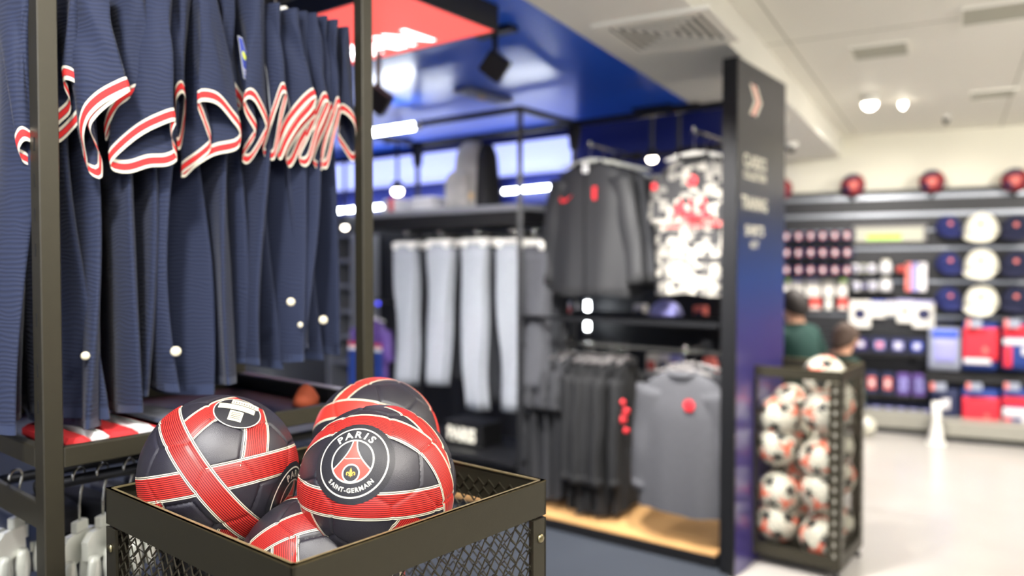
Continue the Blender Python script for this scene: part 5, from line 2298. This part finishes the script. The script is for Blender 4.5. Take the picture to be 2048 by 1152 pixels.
# --- back ball
d2 = 4.05 * HB
C2 = at_y(753, 882, d2)
tmp = Ball(C2, 0.1055, (0, 0, 1), (1, 0, 0), 'x')
v0 = tmp.dirpx(*f8(560, 520))
v1 = tmp.dirpx(*f8(420, 600))
bpy.data.objects.remove(tmp.t, do_unlink=True)
B2 = Ball(C2, 0.1055, v0, v1, 'black and red football behind the crest ball, furthest back in the bin')
B2.panels()
D8 = lambda x, y: B2.dirpx(*f8(x, y))
B2.band(D8(20, 672), D8(290, 636), 30, 60, layer=1, m_='ball_band_plain')
B2.band(D8(320, 440), D8(130, 585), 40, 8, layer=0, m_='ball_band_plain')
B2.band(D8(760, 570), D8(858, 790), 40, 40, layer=1, m_='ball_band_plain')

# --- further balls lying deeper in the bin: copies of the left ball, turned
def ball_copy(c, rot, lab):
    return dup(B1.t, Matrix.Translation(c) @ rot.to_4x4(), lab, 'black and red footballs')


from mathutils import Euler
cb = at_y(586, 1172, 0.95)
ball_copy(Vector((cb.x, cb.y + 0.12, cb.z - 0.035)), Euler((R_(-55), R_(10), R_(15))).to_matrix(), 'football half hidden between the two front footballs in the bin')
bc = bF + bX * wx / 2 + bY * wy / 2
ball_copy(Vector((bc.x + 0.10, bc.y - 0.02, ZRIM - 0.25)), Euler((R_(200), R_(40), R_(30))).to_matrix(), 'football seen through the right mesh side of the bin')
ball_copy(Vector((bc.x - 0.02, bc.y + 0.12, ZRIM - 0.19)), Euler((R_(20), R_(120), R_(80))).to_matrix(), 'football deep in the bin under the back football')
ball_copy(Vector((bc.x - 0.12, bc.y + 0.0, ZRIM - 0.31)), Euler((R_(120), R_(200), R_(10))).to_matrix(), 'football deep in the bin behind the left mesh side')

# ================================================================== SECOND BIN WITH WHITE BALLS
gX = -WU
rbF = at_z(1680, 1166, 0.0)
rbL = rbF + WU * 0.435
ZR2 = 0.955
wire_bin(rbL, gX, WW, 0.435, 0.42, ZR2, 'dark mesh bin full of white footballs beside the sign panel', top_b=0.05, side_b=0.055, holes=True, cw=0.034, ch=0.022, sw=0.0026)


def white_ball_proto(r):
    t = thing('white_football', 'x', 'football', M4=ident(), group='white footballs in the second bin')
    mb = MB()
    mb.ell((0, 0, 0), (r, r, r), 28, 18)
    mb.build('ball', 'ball_white', t, True, world=False)

    def wrap(c, pts, m_, nm, off):
        c = Vector(c)
        e = c.orthogonal().normalized()
        u = c.cross(e)
        mb = MB()
        vs = [c * (r + off)]
        n = len(pts)
        for ring in (0.5, 1.0):
            for x, y in pts:
                x, y = x * ring, y * ring
                rr = math.hypot(x, y)
                vs.append((c * math.cos(rr) + (e * x + u * y) / rr * math.sin(rr)) * (r + off))
        fs = [(0, 1 + k_, 1 + (k_ + 1) % n) for k_ in range(n)]
        fs += [(1 + k_, 1 + n + k_, 1 + n + (k_ + 1) % n, 1 + (k_ + 1) % n) for k_ in range(n)]
        mb.add(vs, fs)
        mb.build(nm, m_, t, True, world=False)
    for c in ICO_V:
        wrap(c, [(0.33 * math.cos(2 * math.pi * k_ / 5), 0.33 * math.sin(2 * math.pi * k_ / 5)) for k_ in range(5)], 'ball_patch', 'patch', 0.0008)
    for c in ICO_F[::3]:
        pts = []
        for k_ in range(3):
            a = 2 * math.pi * k_ / 3
            for da, rr in ((-0.30, 0.46), (0.30, 0.46), (math.pi / 3, 0.15)):
                pts.append((rr * math.cos(a + da), rr * math.sin(a + da)))
        wrap(c, pts, 'ball_orange', 'tri_mark', 0.0006)
    return t


WB = white_ball_proto(0.100)
spots = []
rows = [('bottom row', 0.160), ('second row', 0.345), ('third row', 0.53), ('fourth row', 0.715)]
k_ = 0
used = False
for ri, (rn, z) in enumerate(rows):
    xs = (0.112, 0.318) if ri % 2 == 0 else (0.118, 0.324)
    for yi, y in enumerate((0.115, 0.305)):
        for xi, x in enumerate(xs):
            xx = x + 0.003 * math.sin(k_ * 2.1)
            zz = z + (0.03 if xi == ri % 2 else -0.01) + (0.0 if yi == 0 else 0.03)
            c = rbL + gX * xx + WW * y + UP * zz
            M4 = Matrix.Translation(c) @ Euler((k_ * 1.3, k_ * 2.2, k_ * 0.7)).to_matrix().to_4x4()
            lab = 'white football with black and orange marks, %s, %s %s of the second bin' % (rn, 'front' if yi == 0 else 'back', 'left' if xi == 0 else 'right')
            if not used:
                WB.matrix_world = M4
                MW[WB.name] = M4.copy()
                WB['label'] = lab
                used = True
            else:
                dup(WB, M4, lab)
            k_ += 1
c = rbL + gX * 0.30 + WW * 0.22 + UP * 0.90
dup(WB, Matrix.Translation(c) @ Euler((0.3, 0.8, 0.2)).to_matrix().to_4x4(), 'white football on top, showing above the rim of the second bin')

# ================================================================== GARMENTS IN THE CLOTHING UNIT
def garment(name, label, cat, Fm, L, w=0.24, sl=0.22, sa=28, th=0.05, m_='cloth_black', cuffm=None, collar=True, group=None, collarm=None, sr=(0.075, 0.055), seed=0.0, zipper=False):
    """Fm: frame with origin at the neck base, x right, y back, z up"""
    t = thing(name, label, cat, M4=Fm @ Matrix.Translation((0, 0, -L)), group=group)
    sh = Matrix.Translation((0, 0, L))
    rings = []
    NR, NS = 22, 40
    for k_ in range(NR):
        u_ = k_ / (NR - 1)
        dz = L * u_
        if dz < 0.055:
            a = 0.075 + (w * 0.82 - 0.075) * (dz / 0.055) ** 0.8
        elif dz < 0.2:
            a = w * (0.82 + 0.18 * (dz - 0.055) / 0.145)
        else:
            a = w * (1.0 + 0.03 * math.sin(3 * u_ + seed))
        b = 0.025 + (th - 0.025) * min(1, dz / 0.2)
        ring = []
        for i in range(NS):
            q = 2 * math.pi * i / NS
            cx, sx = math.cos(q), math.sin(q)
            x = a * math.copysign(abs(cx) ** 0.7, cx)
            y = b * sx + 0.010 * u_ * math.sin(x * 34 + seed * 3 + 2 * u_) * (1 if sx < 0 else 0.5)
            ring.append((x, y, -dz + (0.006 * math.sin(x * 20 + seed) if k_ == NR - 1 else 0)))
        rings.append(ring)
    mb = MB(sh)
    mb.loft(rings, cap=True)
    mb.build('body', m_, t, True, world=False)
    mb = MB(sh)
    mb.loft([[(x * 1.012, y * 1.03, z) for x, y, z in rings[-2]], [(x * 1.012, y * 1.03, z - 0.004) for x, y, z in rings[-1]]])
    mb.build('hem', cuffm or m_, t, True, world=False)
    for s_ in (-1, 1):
        a = R_(sa)
        mb = MB(sh)
        rr = []
        N = 14
        for k_ in range(N):
            u_ = k_ / (N - 1)
            bend = 0.35 * u_ * a
            cx = s_ * (w * 0.72 + sl * u_ * math.sin(a - bend))
            cz = -0.085 - sl * u_ * math.cos(a - bend)
            r = sr[0] + (sr[1] - sr[0]) * u_
            nx, nz = math.cos(a), math.sin(a)
            ring = []
            for i in range(18):
                q = 2 * math.pi * i / 18
                o1 = r * math.cos(q) * (1 + 0.05 * math.sin(14 * u_ + seed + i))
                ring.append((cx + s_ * nx * o1, 0.55 * r * math.sin(q) + 0.004 * math.sin(11 * u_ + seed), cz + nz * o1 * 0.9))
            rr.append(ring)
        mb.loft(rr, cap=True)
        mb.build('sleeve', m_, t, True, world=False)
        mb = MB(sh)
        mb.loft([[(x + 0.0 * s_, y * 1.08, z) for x, y, z in rr[-2]], [(x, y * 1.08, z - 0.006) for x, y, z in rr[-1]]], cap=True)
        mb.build('cuff', cuffm or m_, t, True, world=False)
    if collar:
        mb = MB(sh)
        pts = [(0.072 * math.cos(q), 0.034 * math.sin(q) - 0.006, 0.004 - 0.022 * max(0, -math.sin(q))) for q in [2 * math.pi * i / 20 for i in range(20)]]
        mb.tube(pts, 0.010, 8, closed=True)
        mb.build('collar', collarm or m_, t, True, world=False)
    if zipper:
        mb = MB(sh)
        mb.box((0, -th - 0.002, -L * 0.52), (0.006, 0.004, L * 0.93))
        mb.build('zip', 'black_metal', t, world=False)
    return t


def patch_on(t, L, x, z, poly, m_, nm, y=-0.056):
    mb = MB(Matrix.Translation((x, y, L + z)))
    mb.prism(poly, -0.002, 0.004)
    return mb.build(nm, m_, t, world=False)


def fhanger(Fm, label, group=None, m_='white_plastic', half=0.19, rodz=0.075):
    h = thing('clothes_hanger', label, 'hanger', M4=Fm, group=group)
    mb = MB()
    pts = [(-half + 2 * half * k_ / 12, 0, 0.012 - 0.28 * abs(-half + 2 * half * k_ / 12) ** 1.35) for k_ in range(13)]
    mb.tube(pts, [0.006 + 0.008 * math.sin(math.pi * k_ / 12) for k_ in range(13)], 8)
    mb.build('arm', m_, h, True, world=False)
    mb = MB()
    pts = [(0, 0, 0.012), (0, 0, rodz - 0.014)]
    for k_ in range(10):
        a = R_(-70 + 250 * k_ / 9)
        pts.append((0.016 * math.cos(a), 0, rodz + 0.016 * math.sin(a)))
    mb.tube(pts, 0.0025, 6)
    mb.build('hook', 'steel', h, True, world=False)


def ffront(p):
    return frame(p, -WU, WW, UP)


def fside(p, k_=0):
    a = 0.16 * math.sin(k_ * 2.7)
    x = WW * math.cos(a) + WU * math.sin(a)
    return frame(p + WW * (0.02 * math.sin(k_ * 1.9)), x, UP.cross(x), UP)


def arm(px, py, d0, d1):
    """face-out arm of the unit along the depth direction"""
    a = upx(px, py, d0)
    b = a + WW * (d1 - d0)
    MB().tube([a + UP * 0.02 - WW * 0.005, a, b], 0.008, 8).build('face_out_arm', 'steel', unit, True)
    mb = MB()
    mb.box(b, (0.05, 0.012, 0.05), Matrix.Rotation(R_(-37), 3, 'Z'))
    mb.build('arm_plate', 'black_metal', unit)


def rail_at(z, t0_, t1_):
    MB().bar(upt(t0_, DEP, z), upt(t1_, DEP, z), 0.022, 0.022).build('hang_rail', 'black_metal', unit)


# upper left: black jackets on a face-out arm
p = upx(1180, 326, 0.06)
Lj = p.z - upx(1180, 588, 0.06).z
arm(1180, 290, 0.03, DEP - 0.01)
rail_at(upx(1180, 290, 0.03).z, 0.03, 1.17)
specs = [('cloth_jacket', 0.06, 'black zip jacket with red marks, frontmost on its arm'), ('cloth_charcoal', 0.19, 'dark grey jacket directly behind the black zip jacket'), ('cloth_black', 0.30, 'black jacket second behind the zip jacket'), ('heather_light', 0.41, 'pale grey jacket at the back of the jacket arm')]
for i, (m_, dp, lab) in enumerate(specs):
    q = p + WW * (dp - 0.06)
    g = garment('jacket', lab, 'jacket', ffront(q), Lj - 0.02 * (i > 1), w=0.235, sl=0.55, sa=16, th=0.05, m_=m_, sr=(0.078, 0.05), seed=i * 1.3, zipper=(i == 0), cuffm='cloth_black', group='jackets on the upper arm')
    fhanger(ffront(q), 'hanger of the jacket %s on the upper arm' % ['in front', 'second', 'third', 'at the back'][i], 'hangers on the upper jacket arm', 'clear_plastic', 0.17, rodz=(p.z - upx(1180, 290, 0.03).z) * -1 - 0.004)
    if i == 0:
        patch_on(g, Lj, -0.115, -0.185, [(-0.035, 0.012), (-0.02, -0.006), (0.0, -0.002), (0.04, 0.02), (0.002, -0.016), (-0.024, -0.018), (-0.036, -0.006)], 'logo_red', 'swoosh_mark', y=-0.052)
        patch_on(g, Lj, 0.06, -0.165, [(-0.012, 0.035), (0.012, 0.035), (0.012, -0.03), (0, -0.038), (-0.012, -0.03)], 'logo_red', 'crest_mark', y=-0.056)
        patch_on(g, Lj, 0.0, -0.03, [(-0.016, 0.026), (0.016, 0.026), (0.016, -0.026), (-0.016, -0.026)], 'white_cloth', 'neck_label', y=-0.046)

# upper right: patterned jersey
p = upx(1388, 312, 0.10)
Lp = p.z - upx(1388, 588, 0.10).z
arm(1388, 262, 0.05, DEP - 0.01)
rail_at(upx(1388, 262, 0.05).z, 0.03, 0.5)
for i, (m_, dp, lab) in enumerate((('camo_jersey', 0.10, 'black and white patterned jersey with pink sponsor letters'), ('cloth_charcoal', 0.24, 'dark grey top behind the patterned jersey'), ('cloth_black', 0.36, 'black top at the back behind the patterned jersey'))):
    q = p + WW * (dp - 0.10)
    g = garment('jersey', lab, 'jersey', ffront(q), Lp, w=0.205, sl=0.24, sa=13, th=0.045, m_=m_, sr=(0.07, 0.06), seed=2 + i, collarm='cloth_black', group='tops on the right upper arm')
    fhanger(ffront(q), 'bright white hanger of the patterned jersey' if i == 0 else 'hanger of the %s top behind the patterned jersey' % ['', 'grey', 'black'][i], None, 'white_plastic', 0.15, rodz=upx(1388, 262, 0.05).z - p.z - 0.004)
    if i == 0:
        mb = MB()
        add_text(mb, 'ALL', (0.02, -0.060, Lp - 0.30), (1, 0, 0), (0, 0, 1), 0.085, 0.03, width=0.22)
        mb.build('sponsor_letters', 'logo_red', g, world=False)
        mb = MB()
        add_text(mb, 'ACCOR LIVE LIMITLESS', (0.02, -0.062, Lp - 0.345), (1, 0, 0), (0, 0, 1), 0.026, 0.02, width=0.31)
        mb.build('sponsor_letters', 'logo_red', g, world=False)
        mb = MB()
        mb.lathe([(0.027, 0), (0.027, 0.003), (0.001, 0.005)], 16, (0.015, -0.052, Lp - 0.125), Matrix.Rotation(R_(90), 3, 'X'))
        mb.build('crest_mark', 'logo_red', g, world=False)
        mb = MB()
        mb.lathe([(0.018, 0), (0.018, 0.003), (0.001, 0.005)], 16, (-0.185, -0.05, Lp - 0.14), Matrix.Rotation(R_(90), 3, 'X'))
        mb.build('sleeve_badge', 'logo_red', g, world=False)

# lower rail with tees hung side on
pr = upx(1115, 684, 0.27)
MB().bar(upt(1.17, 0.27, pr.z), upt(0.03, 0.27, pr.z), 0.018, 0.018).build('hang_rail', 'steel', unit)
for t_ in (1.17, 0.03):
    MB().bar(upt(t_, 0.0, pr.z), upt(t_, DEP, pr.z), 0.02, 0.02).build('rail_support', 'black_metal', unit)
for i in range(6):
    q = upx(1090 + 10.5 * i, 708, 0.27)
    q.z = pr.z - 0.075
    L_ = q.z - upx(1090, 985, 0.15).z
    garment('tee_shirt', 'charcoal tee shirt, %s from the left on the lower rail' % ORD[i], 'tee shirt', fside(q, i), L_, w=0.2, sl=0.2, sa=24, th=0.022, m_='cloth_charcoal' if i != 4 else 'heather_dark', sr=(0.075, 0.065), seed=i * 0.9, group='charcoal tees on the lower rail')
    fhanger(fside(q, i), 'hanger of the %s charcoal tee on the lower rail' % ORD[i], 'hangers of the charcoal tees', 'display_grey', 0.15, rodz=0.082)
for i in range(8):
    q = upx(1168 + 11.8 * i, 708, 0.27)
    q.z = pr.z - 0.075
    L_ = q.z - upx(1230, 1030, 0.15).z
    garment('long_sleeved_top', 'black long-sleeved top, %s from the left on the lower rail' % ORD[i], 'top', fside(q, i + 0.5), L_ - 0.02 * (i % 2), w=0.2, sl=0.56, sa=9, th=0.022, m_='cloth_black', sr=(0.07, 0.048), seed=i * 1.1, group='black tops on the lower rail')
    fhanger(fside(q, i + 0.5), 'hanger of the %s black top on the lower rail' % ORD[i], 'hangers of the black tops', 'display_grey', 0.15, rodz=0.082)

# grey sweatshirts facing out
p = upx(1372, 742, 0.08)
Ls = p.z - upx(1372, 1020, 0.08).z
for i, (m_, dp, lab) in enumerate((('heather_light', 0.05, 'grey sweatshirt with a red crest facing out'), ('cloth_charcoal', 0.17, 'charcoal sweatshirt directly behind the grey one'))):
    q = p + WW * (dp - 0.08)
    q.z = p.z + 0.012 * i
    g = garment('sweatshirt', lab, 'sweatshirt', ffront(q), Ls, w=0.225, sl=0.52, sa=11, th=0.05, m_='heather_dark' if i == 0 else m_, sr=(0.085, 0.052), seed=4 + i, cuffm='heather_dark', group='sweatshirts below the patterned jersey')
    fhanger(ffront(q), 'hanger of the %s sweatshirt' % ['grey', 'charcoal'][i], None, 'display_grey', 0.15, rodz=pr.z - q.z + 0.006)
    if i == 0:
        mb = MB()
        mb.lathe([(0.028, 0), (0.028, 0.003), (0.001, 0.005)], 16, (0.055, -0.056, Ls - 0.15), Matrix.Rotation(R_(90), 3, 'X'))
        mb.build('crest_mark', 'logo_red', g, world=False)
arm(1372, 700, 0.02, 0.27)
# red bead tag between tops and sweatshirt
p = upx(1249, 805, 0.12)
t = thing('bead_tag', 'string of red beads between the black tops and the grey sweatshirt', 'tag', p)
mb = MB()
mb.tube([p + UP * 0.3, p + UP * 0.02, p - UP * 0.2], 0.002, 6)
mb.build('cord', 'cloth_black', t)
for i, (dz, r) in enumerate(((0.0, 0.016), (-0.045, 0.018), (-0.09, 0.022), (-0.145, 0.016))):
    mb = MB()
    mb.ell(p + UP * dz + WU * (0.01 * (-1) ** i), (r, r * 0.7, r), 12, 8)
    mb.build('bead', 'logo_red', t, True)

# trousers on face-out arms
zarm = upx(880, 468, 0.05).z
rail_at(zarm, 1.17, 2.47)


def trousers(Fm, L, m_, label, seed, group):
    t = thing('trousers', label, 'trousers', M4=Fm @ Matrix.Translation((0, 0, -L)), group=group)
    sh = Matrix.Translation((0, 0, L))
    for s_ in (-1, 1):
        rings = []
        for k_ in range(16):
            u_ = k_ / 15
            a = 0.098 - 0.03 * u_ + 0.006 * math.sin(9 * u_ + seed)
            cx = 0.016 * math.sin(3.5 * u_ + seed) + 0.012 * s_ * u_
            ring = []
            for i in range(26):
                q = 2 * math.pi * i / 26
                c_, s2 = math.cos(q), math.sin(q)
                x = cx + a * math.copysign(abs(c_) ** 0.7, c_)
                y = s_ * 0.016 + 0.017 * s2 + 0.013 * math.sin(38 * x + 6 * u_ + seed) * (0.4 + 0.6 * u_)
                ring.append((x, y, -0.03 - (L - 0.03) * u_))
            rings.append(ring)
        mb = MB(sh)
        mb.loft(rings, cap=True)
        mb.build('leg', m_, t, True, world=False)
    mb = MB(sh)
    mb.loft([[(0.1 * math.copysign(abs(math.cos(q)) ** 0.6, math.cos(q)), 0.03 * math.sin(q), z) for q in [2 * math.pi * i / 24 for i in range(24)]] for z in (-0.04, -0.002)], cap=True)
    mb.build('waistband', m_, t, True, world=False)
    return t


cols = [(812, 492, 768), (880, 488, 770), (953, 486, 818), (1024, 487, 822), (1068, 492, 780)]
POSN = ['leftmost', 'second', 'third', 'fourth', 'rightmost']
for ci, (px, y0, y1) in enumerate(cols):
    p = upx(px, y0, 0.06)
    L_ = p.z - upx(px, y1, 0.06).z
    arm(px, 468, 0.03, DEP - 0.01)
    for k_, (dp, m_) in enumerate(((0.06, 'heather_light'), (0.16, 'pant_dark'), (0.26, 'cloth_charcoal'))):
        q = p + WW * (dp - 0.06)
        if ci == 4 and k_ == 0:
            m_ = 'heather_dark'
        trousers(ffront(q), L_ - 0.03 * k_, m_, '%s trousers, %s on the %s trouser arm' % (['pale grey' if ci < 4 else 'mid grey', 'dark grey', 'charcoal'][k_], ['front', 'middle', 'back'][k_], POSN[ci]), ci * 1.7 + k_, 'trousers on the unit arms')
        h = thing('trouser_hanger', 'white clip hanger of the %s pair on the %s trouser arm' % (['front', 'middle', 'back'][k_], POSN[ci]), 'hanger', M4=ffront(q), group='clip hangers on the trouser arms')
        mb = MB()
        mb.bevbox((0, 0, 0.018), (0.2, 0.012, 0.018), 0.004)
        mb.build('bar', 'white_plastic', h, world=False)
        for s_ in (-0.07, 0.07):
            mb = MB()
            mb.bevbox((s_, 0, 0.0), (0.035, 0.075, 0.045), 0.006)
            mb.build('clip', 'white_plastic', h, world=False)
        mb = MB()
        rz = zarm - q.z
        mb.tube([(0, 0, 0.02), (0, 0, rz - 0.016)] + [(0.015 * math.cos(R_(-70 + 25 * j)), 0, rz - 0.002 + 0.015 * math.sin(R_(-70 + 25 * j))) for j in range(11)], 0.0025, 6)
        mb.build('hook', 'steel', h, True, world=False)

# backpack on the shelf
pb = upx(950, 404, 0.22)
pb.z = zs + 0.0
t = thing('backpack', 'grey camouflage backpack with black side standing on the unit shelf', 'backpack', M4=ffront(pb))
hb = upx(950, 284, 0.22).z - zs


def bp(x0, x1, y0, y1, z0, z1, m_, nm, taper=0.72, e=0.55):
    mb = MB()
    rings = []
    for k_ in range(14):
        u_ = k_ / 13
        s_ = (1 - (1 - taper) * u_) * (1 - max(0, u_ - 0.75) ** 2 * 7)
        ring = []
        for i in range(22):
            q = 2 * math.pi * i / 22
            c_, s2 = math.cos(q), math.sin(q)
            ring.append(((x0 + x1) / 2 + (x1 - x0) / 2 * s_ * math.copysign(abs(c_) ** e, c_), (y0 + y1) / 2 + (y1 - y0) / 2 * s_ * math.copysign(abs(s2) ** e, s2), z0 + (z1 - z0) * (u_ ** 0.92)))
        rings.append(ring)
    mb.loft(rings, cap=True)
    mb.build(nm, m_, t, True, world=False)


bp(-0.145, 0.10, -0.09, 0.09, 0, hb, 'backpack', 'main_pouch')
bp(0.03, 0.155, -0.08, 0.09, 0, hb * 0.95, 'backpack_dark', 'side_panel', 0.66)
bp(-0.15, 0.05, -0.135, -0.05, 0.01, hb * 0.55, 'backpack', 'front_pocket', 0.85)
mb = MB()
mb.tube([(-0.03, 0.0, hb - 0.02), (-0.02, 0.0, hb + 0.02), (0.02, 0.0, hb + 0.02), (0.03, 0.0, hb - 0.02)], 0.008, 8)
mb.build('handle', 'backpack_dark', t, True, world=False)
mb = MB()
mb.ell((0.05, -0.10, 0.07), (0.022, 0.01, 0.024), 12, 8)
mb.build('buckle', 'buckle', t, True, world=False)
# white folded items left of it
for px, w_, lab, red in ((800, 0.16, 'white folded scarf with a red stripe at the shelf end', True), (862, 0.2, 'white folded shirt between the scarf and the backpack', False)):
    q = upx(px, 425, 0.16)
    q.z = zs
    t = thing('folded_garment', lab, 'garment', M4=ffront(q))
    for k_ in range(3):
        mb = MB()
        mb.bevbox((0.004 * k_, 0, 0.016 + 0.026 * k_), (w_ - 0.01 * k_, 0.2, 0.024), 0.009)
        mb.build('fold', 'white_cloth', t, True, world=False)
    if red:
        mb = MB()
        mb.bevbox((0.02, -0.003, 0.042), (0.04, 0.21, 0.088), 0.008)
        mb.build('stripe', 'red_cloth', t, True, world=False)
# lettered black box on the low shelf
q = upx(925, 890, 0.12)
q.z = zl
t = thing('shoe_box', 'black box with big white lettering on the low shelf', 'box', M4=ffront(q))
hbx = upx(925, 845, 0.12).z - zl
mb = MB()
mb.bevbox((0, 0.1, hbx / 2), (0.30, 0.2, hbx), 0.004)
mb.build('carton', 'shelf_black', t, world=False)
mb = MB()
add_text(mb, 'PARIS', (-0.01, -0.0015, hbx * 0.22), (1, 0, 0), (0, 0, 1), hbx * 0.55, 0.04, width=0.22)
mb.build('lettering', 'print_white', t, world=False)
# banded training top behind the far rack post
q = upx(742, 640, 0.3)
Lq = 0.5
arm(742, 600, 0.25, DEP - 0.01)
g = garment('training_top', 'lavender training top with red and white band behind the rack post', 'top', ffront(q), Lq, w=0.17, sl=0.2, sa=20, th=0.05, m_='violet', seed=3.3)
patch_on(g, Lq, 0, -0.17, [(-0.165, 0.012), (0.165, 0.012), (0.165, -0.012), (-0.165, -0.012)], 'red_cloth', 'band', y=-0.062)
patch_on(g, Lq, 0, -0.195, [(-0.165, 0.012), (0.165, 0.012), (0.165, -0.012), (-0.165, -0.012)], 'white_cloth', 'band', y=-0.062)
patch_on(g, Lq, 0, -0.35, [(-0.168, 0.14), (0.168, 0.14), (0.168, -0.14), (-0.168, -0.14)], 'bag_blue', 'lower_panel', y=-0.058)
fhanger(ffront(q), 'hanger of the lavender training top', None, 'white_plastic', 0.13, rodz=upx(742, 600, 0.25).z - q.z)

# cubby shelf far left behind the jerseys
a, b = upx(655, 470, 1.0), upx(703, 470, 1.0)
zc0, zc1 = upx(680, 640, 1.0).z, upx(680, 468, 1.0).z
t = thing('cubby_shelf', 'grey open cubby shelf behind the last navy jersey', 'shelf', (a + b) / 2 * 1.0 - UP * ((a + b) / 2).z)
wv = (b - a)
wv.z = 0
ln = wv.length
Fc = frame(Vector((a.x, a.y, 0)), -WU, WW, UP)
for x in (0.0, ln):
    mb = MB(Fc)
    mb.box((x, 0.15, zc1 / 2), (0.03, 0.3, zc1))
    mb.build('upright', 'shelf_grey', t)
for k_ in range(6):
    mb = MB(Fc)
    mb.box((ln / 2, 0.15, zc1 - 0.015 - (zc1 - zc0) / 3.4 * k_), (ln - 0.03, 0.3, 0.03))
    mb.build('shelf', 'shelf_grey', t)
mb = MB(Fc)
mb.box((ln / 2, 0.295, zc1 / 2), (ln, 0.01, zc1))
mb.build('back_board', 'shelf_black', t)

# small goods on a ledge of the black wall, seen through the unit
for yy, items, lab in ((640, ((1133, 'mug_white'), (1275, 'pack_white'), (1330, 'lavender'), (1395, 'emblem_pink')), 'upper'), (750, ((1300, 'pack_white'), (1325, 'emblem_white'), (1347, 'lavender'), (1415, 'emblem_pink')), 'lower')):
    a, b = upx(1060, yy, 1.2), upx(1480, yy, 1.2)
    t = thing('wall_ledge', '%s thin ledge on the black wall seen through the unit' % lab, 'shelf', (a + b) / 2)
    ta, tb = (a - upt(0, 1.2, 0)).dot(WU), (b - upt(0, 1.2, 0)).dot(WU)
    z = upx(1300, yy, 1.2).z
    mb = MB(frame(upt(0, 1.2, 0), WU, WW, UP))
    mb.box(((ta + tb) / 2, 0.06, z - 0.01), (abs(ta - tb), 0.17, 0.02))
    mb.build('board', 'shelf_grey', t)
    mb = MB(frame(upt(0, 1.2, 0), WU, WW, UP))
    mb.box(((ta + tb) / 2, -0.028, z + 0.006), (abs(ta - tb), 0.006, 0.012))
    mb.build('lip', 'shelf_grey', t)
    for i, (px, m_) in enumerate(items):
        q = upx(px, yy, 1.2)
        q.z = z
        t = thing('boxed_item', '%s small boxed item from the left on the %s wall ledge' % (ORD[i], lab), 'box', M4=ffront(q))
        h_ = 0.10 if lab == 'upper' else 0.14
        mb = MB()
        mb.bevbox((0, 0.05, h_ / 2), (0.075, 0.07, h_), 0.004)
        mb.build('carton', m_, t, world=False)
        mb = MB()
        mb.box((0, 0.0145, h_ * 0.45), (0.05, 0.003, h_ * 0.4))
        mb.build('label_print', 'mug_navy' if i % 2 else 'pack_red', t, world=False)
# grey cap lying on the unit's shelf bar board
q = upx(1332, 632, 0.5)
t = thing('shelf_cap', 'lavender grey cap lying behind the shelf bar of the unit', 'cap', M4=ffront(q))
MB().bar(upt(0.03, 0.5, q.z - 0.012), upt(1.17, 0.5, q.z - 0.012), 0.14, 0.016).build('narrow_shelf', 'black_metal', unit)
mb = MB()
mb.ell((0, 0.0, 0.0), (0.095, 0.085, 0.09), 18, 8, 0, 90)
mb.build('crown', 'lavender', t, True, world=False)
mb = MB()
mb.loft([[(0.09 * math.cos(q_), -0.075 * math.sin(q_) - e_, 0.004 + 0.008 * (1 if e_ else 0)) for q_ in [math.pi * i / 12 for i in range(13)]] for e_ in (0.0, 0.03, 0.06)], closed=False)
mb.build('brim', 'lavender', t, True, world=False)

# upright LED tube glimpsed under the jerseys
p0, p1_ = upx(470, 748, 1.15), upx(470, 768, 1.15)
led_tube(p0, Vector((p0.x, p0.y, p1_.z)), 0.016, 'short upright LED tube glimpsed under the jerseys')
q = upx(756, 607, 1.1)
t = thing('indicator_lamp', 'tiny blue glowing lamp right of the far rack post', 'lamp', q)
mb = MB()
mb.ell(q, (0.014, 0.014, 0.014), 12, 8)
mb.build('lens', 'blue_glow', t, True)
mb = MB()
mb.tube([q + WW * 0.01, q + WW * 0.25], 0.012, 10)
mb.build('holder', 'black_metal', t, True)

# dark trousers on the rack's inner lower rod
for k_ in range(9):
    q = rp(0.07 + 0.062 * k_, 0.34, ZLR - 0.035 - 0.06)
    Fq = frame(q, (RI * 0.97 + RD * 0.2 * math.sin(k_ * 2)).normalized(), (-RD).normalized(), UP)
    trousers(Fq, 0.86, 'cloth_black' if k_ % 3 else 'navy_plain', 'dark trousers, %s from the near side on the inner lower rod' % ORD[k_], k_ * 0.8, 'dark trousers on the lower rack rod')

# fittings for the added, unseen globe lights
for i, (l_, p_) in enumerate(FILL_PENDANTS):
    zc_ = ZHIGH if i < 2 else ZLOW
    t = thing('fill_pendant', ['added unseen globe pendant near the photographer', 'added unseen globe pendant in the right aisle', 'added unseen globe pendant left of the photographer'][i], 'lamp', (l_[0], l_[1], zc_))
    MB().tube([(l_[0], l_[1], l_[2] + 0.16), (l_[0], l_[1], zc_)], 0.006, 8).build('cable', 'black_metal', t)
    MB().lathe([(0.03, 0.17), (0.05, 0.165), (0.06, 0.13), (0.055, 0.125)], 18, l_).build('socket', 'black_metal', t, True)
    MB().lathe([(0.05, -0.012), (0.06, -0.008), (0.06, 0.0)], 18, (l_[0], l_[1], zc_)).build('rose', 'black_metal', t, True)
